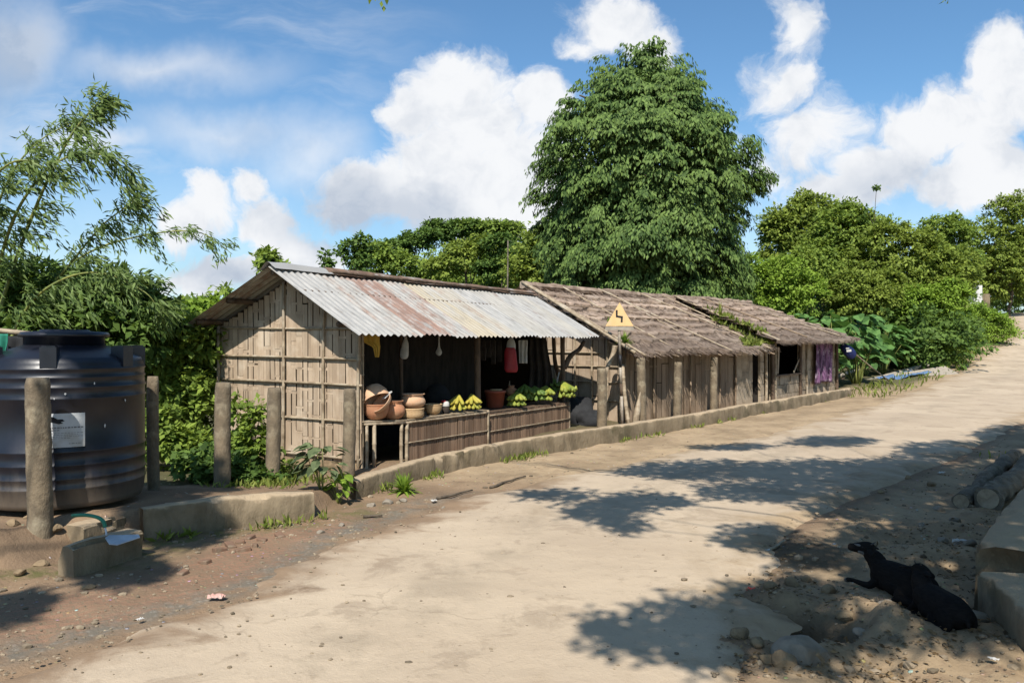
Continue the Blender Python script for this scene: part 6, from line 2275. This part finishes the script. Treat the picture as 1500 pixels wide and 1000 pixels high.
# bamboo rail and green cloth left of the tank
mb = MB()
mb.bamboo(P(-60, 478, 6.6), P(66, 491, 6.85), .022, 8, .3, .0, 3)
tag(obj('bamboo_rail', mb, MT['pole'], None, True, P(0, 487, 6.7)), 'horizontal bamboo rail resting against the tank lid at the left edge', 'pole')
MT['green_cloth'] = M('green_cloth', (.03, .24, .16), (.02, .18, .12), 6, .8, .2, .006)
cloth('hanging_cloth', 'green cloth hanging from the bamboo rail at the left edge', 'cloth', [(-14, 12, 489), (-14, 12, 500), (-12, 10, 518), (-13, 7, 537)], 6.62, 'green_cloth', 3, .03, 2)
cloth('hanging_cloth', 'black cloth hanging behind the green one beside the tank', 'cloth', [(-30, 40, 492), (-30, 36, 510), (-28, 18, 540), (-30, 8, 575)], 7.0, 'grey_cloth', 5, .03, 3)

# rock and earth lumps round the hole
rock('rock', 'large pale earth-covered rock on the near rim of the hole by the goats', 1172, 962, .15, (.8, .75), 'stone', 3, 'rock', None, .42)
rock('rock', 'flat grey rock beside the second goat, at the foot of the kerb', 1428, 918, .09, (.8, .6), 'stone', 5, 'rock', None, .3)
mb = MB()
c = G(1196, 915)
mb.ellipsoid((c[0], c[1], gz1(c[0], c[1]) + .05), (.10, .08, .07), None, 20, 12, .3, 4)
MT['black_bag'] = M('black_polythene_bag', (.012, .013, .017), (.02, .021, .026), 9, .35, .5, .02)
tag(obj('plastic_bag', mb, MT['black_bag'], None, True, c), 'crumpled black plastic bag lying in the hole by the goats', 'bag')
lst = [(1050, 962, .05), (1088, 902, .035), (1262, 925, .05), (1300, 905, .05), (1252, 880, .03), (1420, 810, .06), (1405, 805, .05), (1380, 790, .05), (1350, 770, .05), (1400, 765, .06), (1295, 895, .045), (1010, 985, .03), (545, 742, .06), (568, 738, .07), (590, 735, .05), (470, 780, .04), (500, 768, .04), (60, 832, .06), (30, 845, .05), (80, 812, .07), (45, 800, .06), (20, 815, .07), (130, 862, .05), (1495, 765, .05), (1375, 742, .06), (650, 742, .03), (1325, 880, .03)]
for i, (x, y, s_) in enumerate(lst):
    c = G(x, y)
    left = x < 140
    grp = 'earth clods below the tank' if left else ('stones at the foot of the kerb wall' if x < 700 else 'stones on the right verge')
    lab = 'brown earth clod on the crumbling bank below the tank' if left else ('small stone on the dirt beside the kerb wall plants' if x < 700 else 'small grey stone in the dirt on the right verge')
    rock('clod' if left else 'stone', lab, x, y, s_, (.75, .55), 'soil' if left else 'stone', 40 + i, 'clod' if left else 'stone', grp, .35, rot=i * 1.3)
for i, (x, y, s_) in enumerate(((1085, 938, .06), (1108, 950, .05), (1128, 862, .05), (1160, 856, .06), (1214, 868, .055), (1238, 905, .06), (1195, 966, .07), (1122, 974, .05), (1070, 905, .05), (1225, 935, .06), (1148, 978, .08), (1180, 850, .04), (1330, 700, .05), (1290, 722, .04), (1365, 712, .06))):
    rock('clod', 'rough earth clod round the washed-out hole and dark soil of the right verge', x, y, s_, (.8, .7), 'soil', 90 + i, 'clod', 'earth clods on the right verge', .3, rot=i * 1.7)
# loose broken bricks
MT['brick'] = M('broken_brick', (.27, .16, .105), (.21, .125, .08), 8, .9, .5, .015, (1, 1, 1), .2, (.31, .23, .16), 5)
for i, (x, y) in enumerate(((352, 795), (366, 788), (338, 800), (384, 791), (322, 806), (374, 800), (300, 822), (356, 806), (268, 838), (410, 786))):
    c = G(x, y)
    mb = MB()
    a = .4 + i * .9
    sc = .42 + .34 * ((i * 7) % 5) / 5
    ex, ey, ez = A3(cos(a), sin(a), .15), A3(-sin(a), cos(a), .1 * (-1) ** i), A3(-.1, -.1, 1)
    mb.box((c[0], c[1], gz1(c[0], c[1]) + .004), ex * .085 * sc, ey * .05 * sc, ez * .022)
    o = obj('brick', mb, MT['brick'], None, False, c)
    bv = o.modifiers.new('worn', 'BEVEL')
    bv.width = .008
    bv.segments = 2
    tag(o, 'loose broken brick lying at the edge of the worn brick paving', 'brick', 'loose bricks on the left verge')
# litter
MT['paper'] = M('waste_paper', (.66, .64, .60), (.55, .53, .5), 8, .8, .1, .004)
MT['pink'] = M('pink_wrapper', (.60, .33, .27), (.66, .5, .44), 8, .6, .1, .004)
MT['redw'] = M('red_wrapper', (.42, .04, .03), (.3, .03, .02), 8, .5, .1, .004)
for i, (x, y, s_, mt, nm, lab) in enumerate(((381, 953, .055, 'paper', 'paper_scrap', 'white paper strip lying on the road in the foreground'), (318, 878, .07, 'pink', 'wrapper', 'pink and white wrapper at the border of road and gravel'),
                                            (622, 764, .05, 'paper', 'wrapper', 'pale bluish wrapper on the road edge below the green tuft'), (636, 736, .06, 'paper', 'paper_scrap', 'white crumpled scrap by the dark sticks along the kerb'),
                                            (1100, 868, .06, 'redw', 'wrapper', 'red torn wrapper on the dirt above the hole'), (1379, 694, .07, 'paper', 'plastic_cup', 'crushed white cup in the shade near the logs'),
                                            (1156, 928, .04, 'paper', 'paper_scrap', 'small white scrap inside the hole'), (1122, 806, .05, 'paper', 'wrapper', 'thin clear wrapper in the shade above the goats'),
                                            (1408, 806, .09, 'paper', 'plastic_sheet', 'torn whitish plastic on stones left of the parapet'), (1222, 806, .03, 'paper', 'paper_scrap', 'tiny white scrap in the shade left of the goat head'),
                                            (205, 912, .035, 'paper', 'paper_scrap', 'white scrap among the gravel at lower left'), (1455, 978, .04, 'paper', 'paper_scrap', 'white scrap at the foot of the lower block wall'))):
    c = G(x, y)
    rs_ = np.random.default_rng(i)
    mb = MB()
    V = np.zeros((7, 9, 3))
    a = rs_.uniform(0, 3)
    for p_ in range(7):
        for q_ in range(9):
            e, f_ = (p_ / 6 - .5) * s_ * .8, (q_ / 8 - .5) * s_ * 1.9
            V[p_, q_] = (c[0] + e * cos(a) - f_ * sin(a) * .8, c[1] + e * sin(a) + f_ * cos(a) * .5, gz1(c[0], c[1]) + .03 + s_ * .35 * float(fbm(p_ * .9, q_ * .9, i, i, 2)))
    mb.grid(V)
    o = obj(nm, mb, MT[mt], None, False, c)
    o.modifiers.new('thick', 'SOLIDIFY').thickness = .002
    tag(o, lab, 'litter')
for i, (a_, b_, lab) in enumerate((((1076, 850), (1100, 865), 'pale split stick beside the red wrapper'), ((640, 733), (692, 720), 'thin dark stick along the kerb edge'), ((718, 715), (770, 700), 'thin dark branch farther along the kerb edge'), ((1125, 805), (1150, 795), 'short pale twig in the shade right of the road'), ((532, 757), (560, 755), 'thick dark stub below the fleshy plant'))):
    pa, pb = G(*a_), G(*b_)
    pa[2], pb[2] = gz1(pa[0], pa[1]) + .015, gz1(pb[0], pb[1]) + .02
    mb = MB()
    limb(mb, pa, pb, .016, .008, i + 5, 9, .12, 6)
    tag(obj('stick', mb, MT['pole'] if i in (0, 3) else MT['bark'], None, True, pa), lab, 'stick')
# fine gravel spread over verge and road edges
rs = np.random.default_rng(55)
import bmesh
bm = bmesh.new()
bmesh.ops.create_icosphere(bm, subdivisions=1, radius=1)
iv = np.array([v.co[:] for v in bm.verts])
if_ = [[v.index for v in f.verts] for f in bm.faces]
bm.free()
mb = MB()
N_ = 4600
px = rs.uniform(0, 1500, N_)
py = np.where(rs.random(N_) < .6, rs.uniform(760, 1000, N_), rs.uniform(640, 800, N_))
cs = np.array([G(a, b) for a, b in zip(px, py)])
q, sd = road_q(cs[:, 0], cs[:, 1])
xw = np.interp(cs[:, 1], WALL[:, 1], WALL[:, 0])
keep = (cs[:, 0] > xw + .12) & ((q > .86) | (rs.random(N_) < .10)) & (cs[:, 1] < 13)
cs, q = cs[keep], q[keep]
zz = np.where(q < .9, terr(cs[:, 0], cs[:, 1]) + .02, gz(cs[:, 0], cs[:, 1]))
for k in range(len(cs)):
    r_ = rs.uniform(.004, .015) * (rs.uniform(1.5, 2.8) if rs.random() < (.14 if q[k] > 1 else .03) else 1)
    sc = A3(1, rs.uniform(.6, 1), rs.uniform(.4, .7)) * r_
    mb.add(iv * (1 + rs.uniform(-.2, .2, (len(iv), 1))) * sc + A3(cs[k, 0], cs[k, 1], zz[k] + r_ * .2), if_)
MT['gravel'] = M('gravel_stone', (.33, .26, .18), (.19, .15, .10), 4, .9, 0, 0, island=.45)
o = obj('gravel', mb, MT['gravel'], None, False, (0, 7, 0))
tag(o, 'scattered gravel and crumbs of brick along the road edges', 'gravel', None, 'stuff')

# dry leaves and husks lying on the right verge
rs = np.random.default_rng(66)
N_ = 5200
px, py = rs.uniform(1000, 1560, N_), rs.uniform(640, 1000, N_)
cs = np.array([G(a, b) for a, b in zip(px, py)])
q, sd = road_q(cs[:, 0], cs[:, 1])
cl = fbm(cs[:, 0] * 1.6, cs[:, 1] * 1.6, 0, 71, 3)
keep = (q > .82) & (sd > 0) & (cl + .25 * rs.random(N_) > .20)
cs = cs[keep]
cs[:, 2] = gz(cs[:, 0], cs[:, 1]) + rs.uniform(.004, .02, len(cs))
l = rs.uniform(.015, .045, len(cs))
MT['dry_leaf'] = leaf_mat('dry_leaf', (.12, .075, .038), (.26, .18, .095), .05, .8, .7, 3, .1)
o = obj('leaf_litter', leafq(cs, unit(rs.normal(0, 1, (len(cs), 3)) * A3(1, 1, .25)), l, l * rs.uniform(.15, .3, len(cs)), unit(rs.normal(0, .4, (len(cs), 3)) + A3(0, 0, 1))), MT['dry_leaf'], None, loc=(3, 6, 0))
tag(o, 'dry leaves and husks strewn over the shaded right verge', 'leaf litter', None, 'stuff')
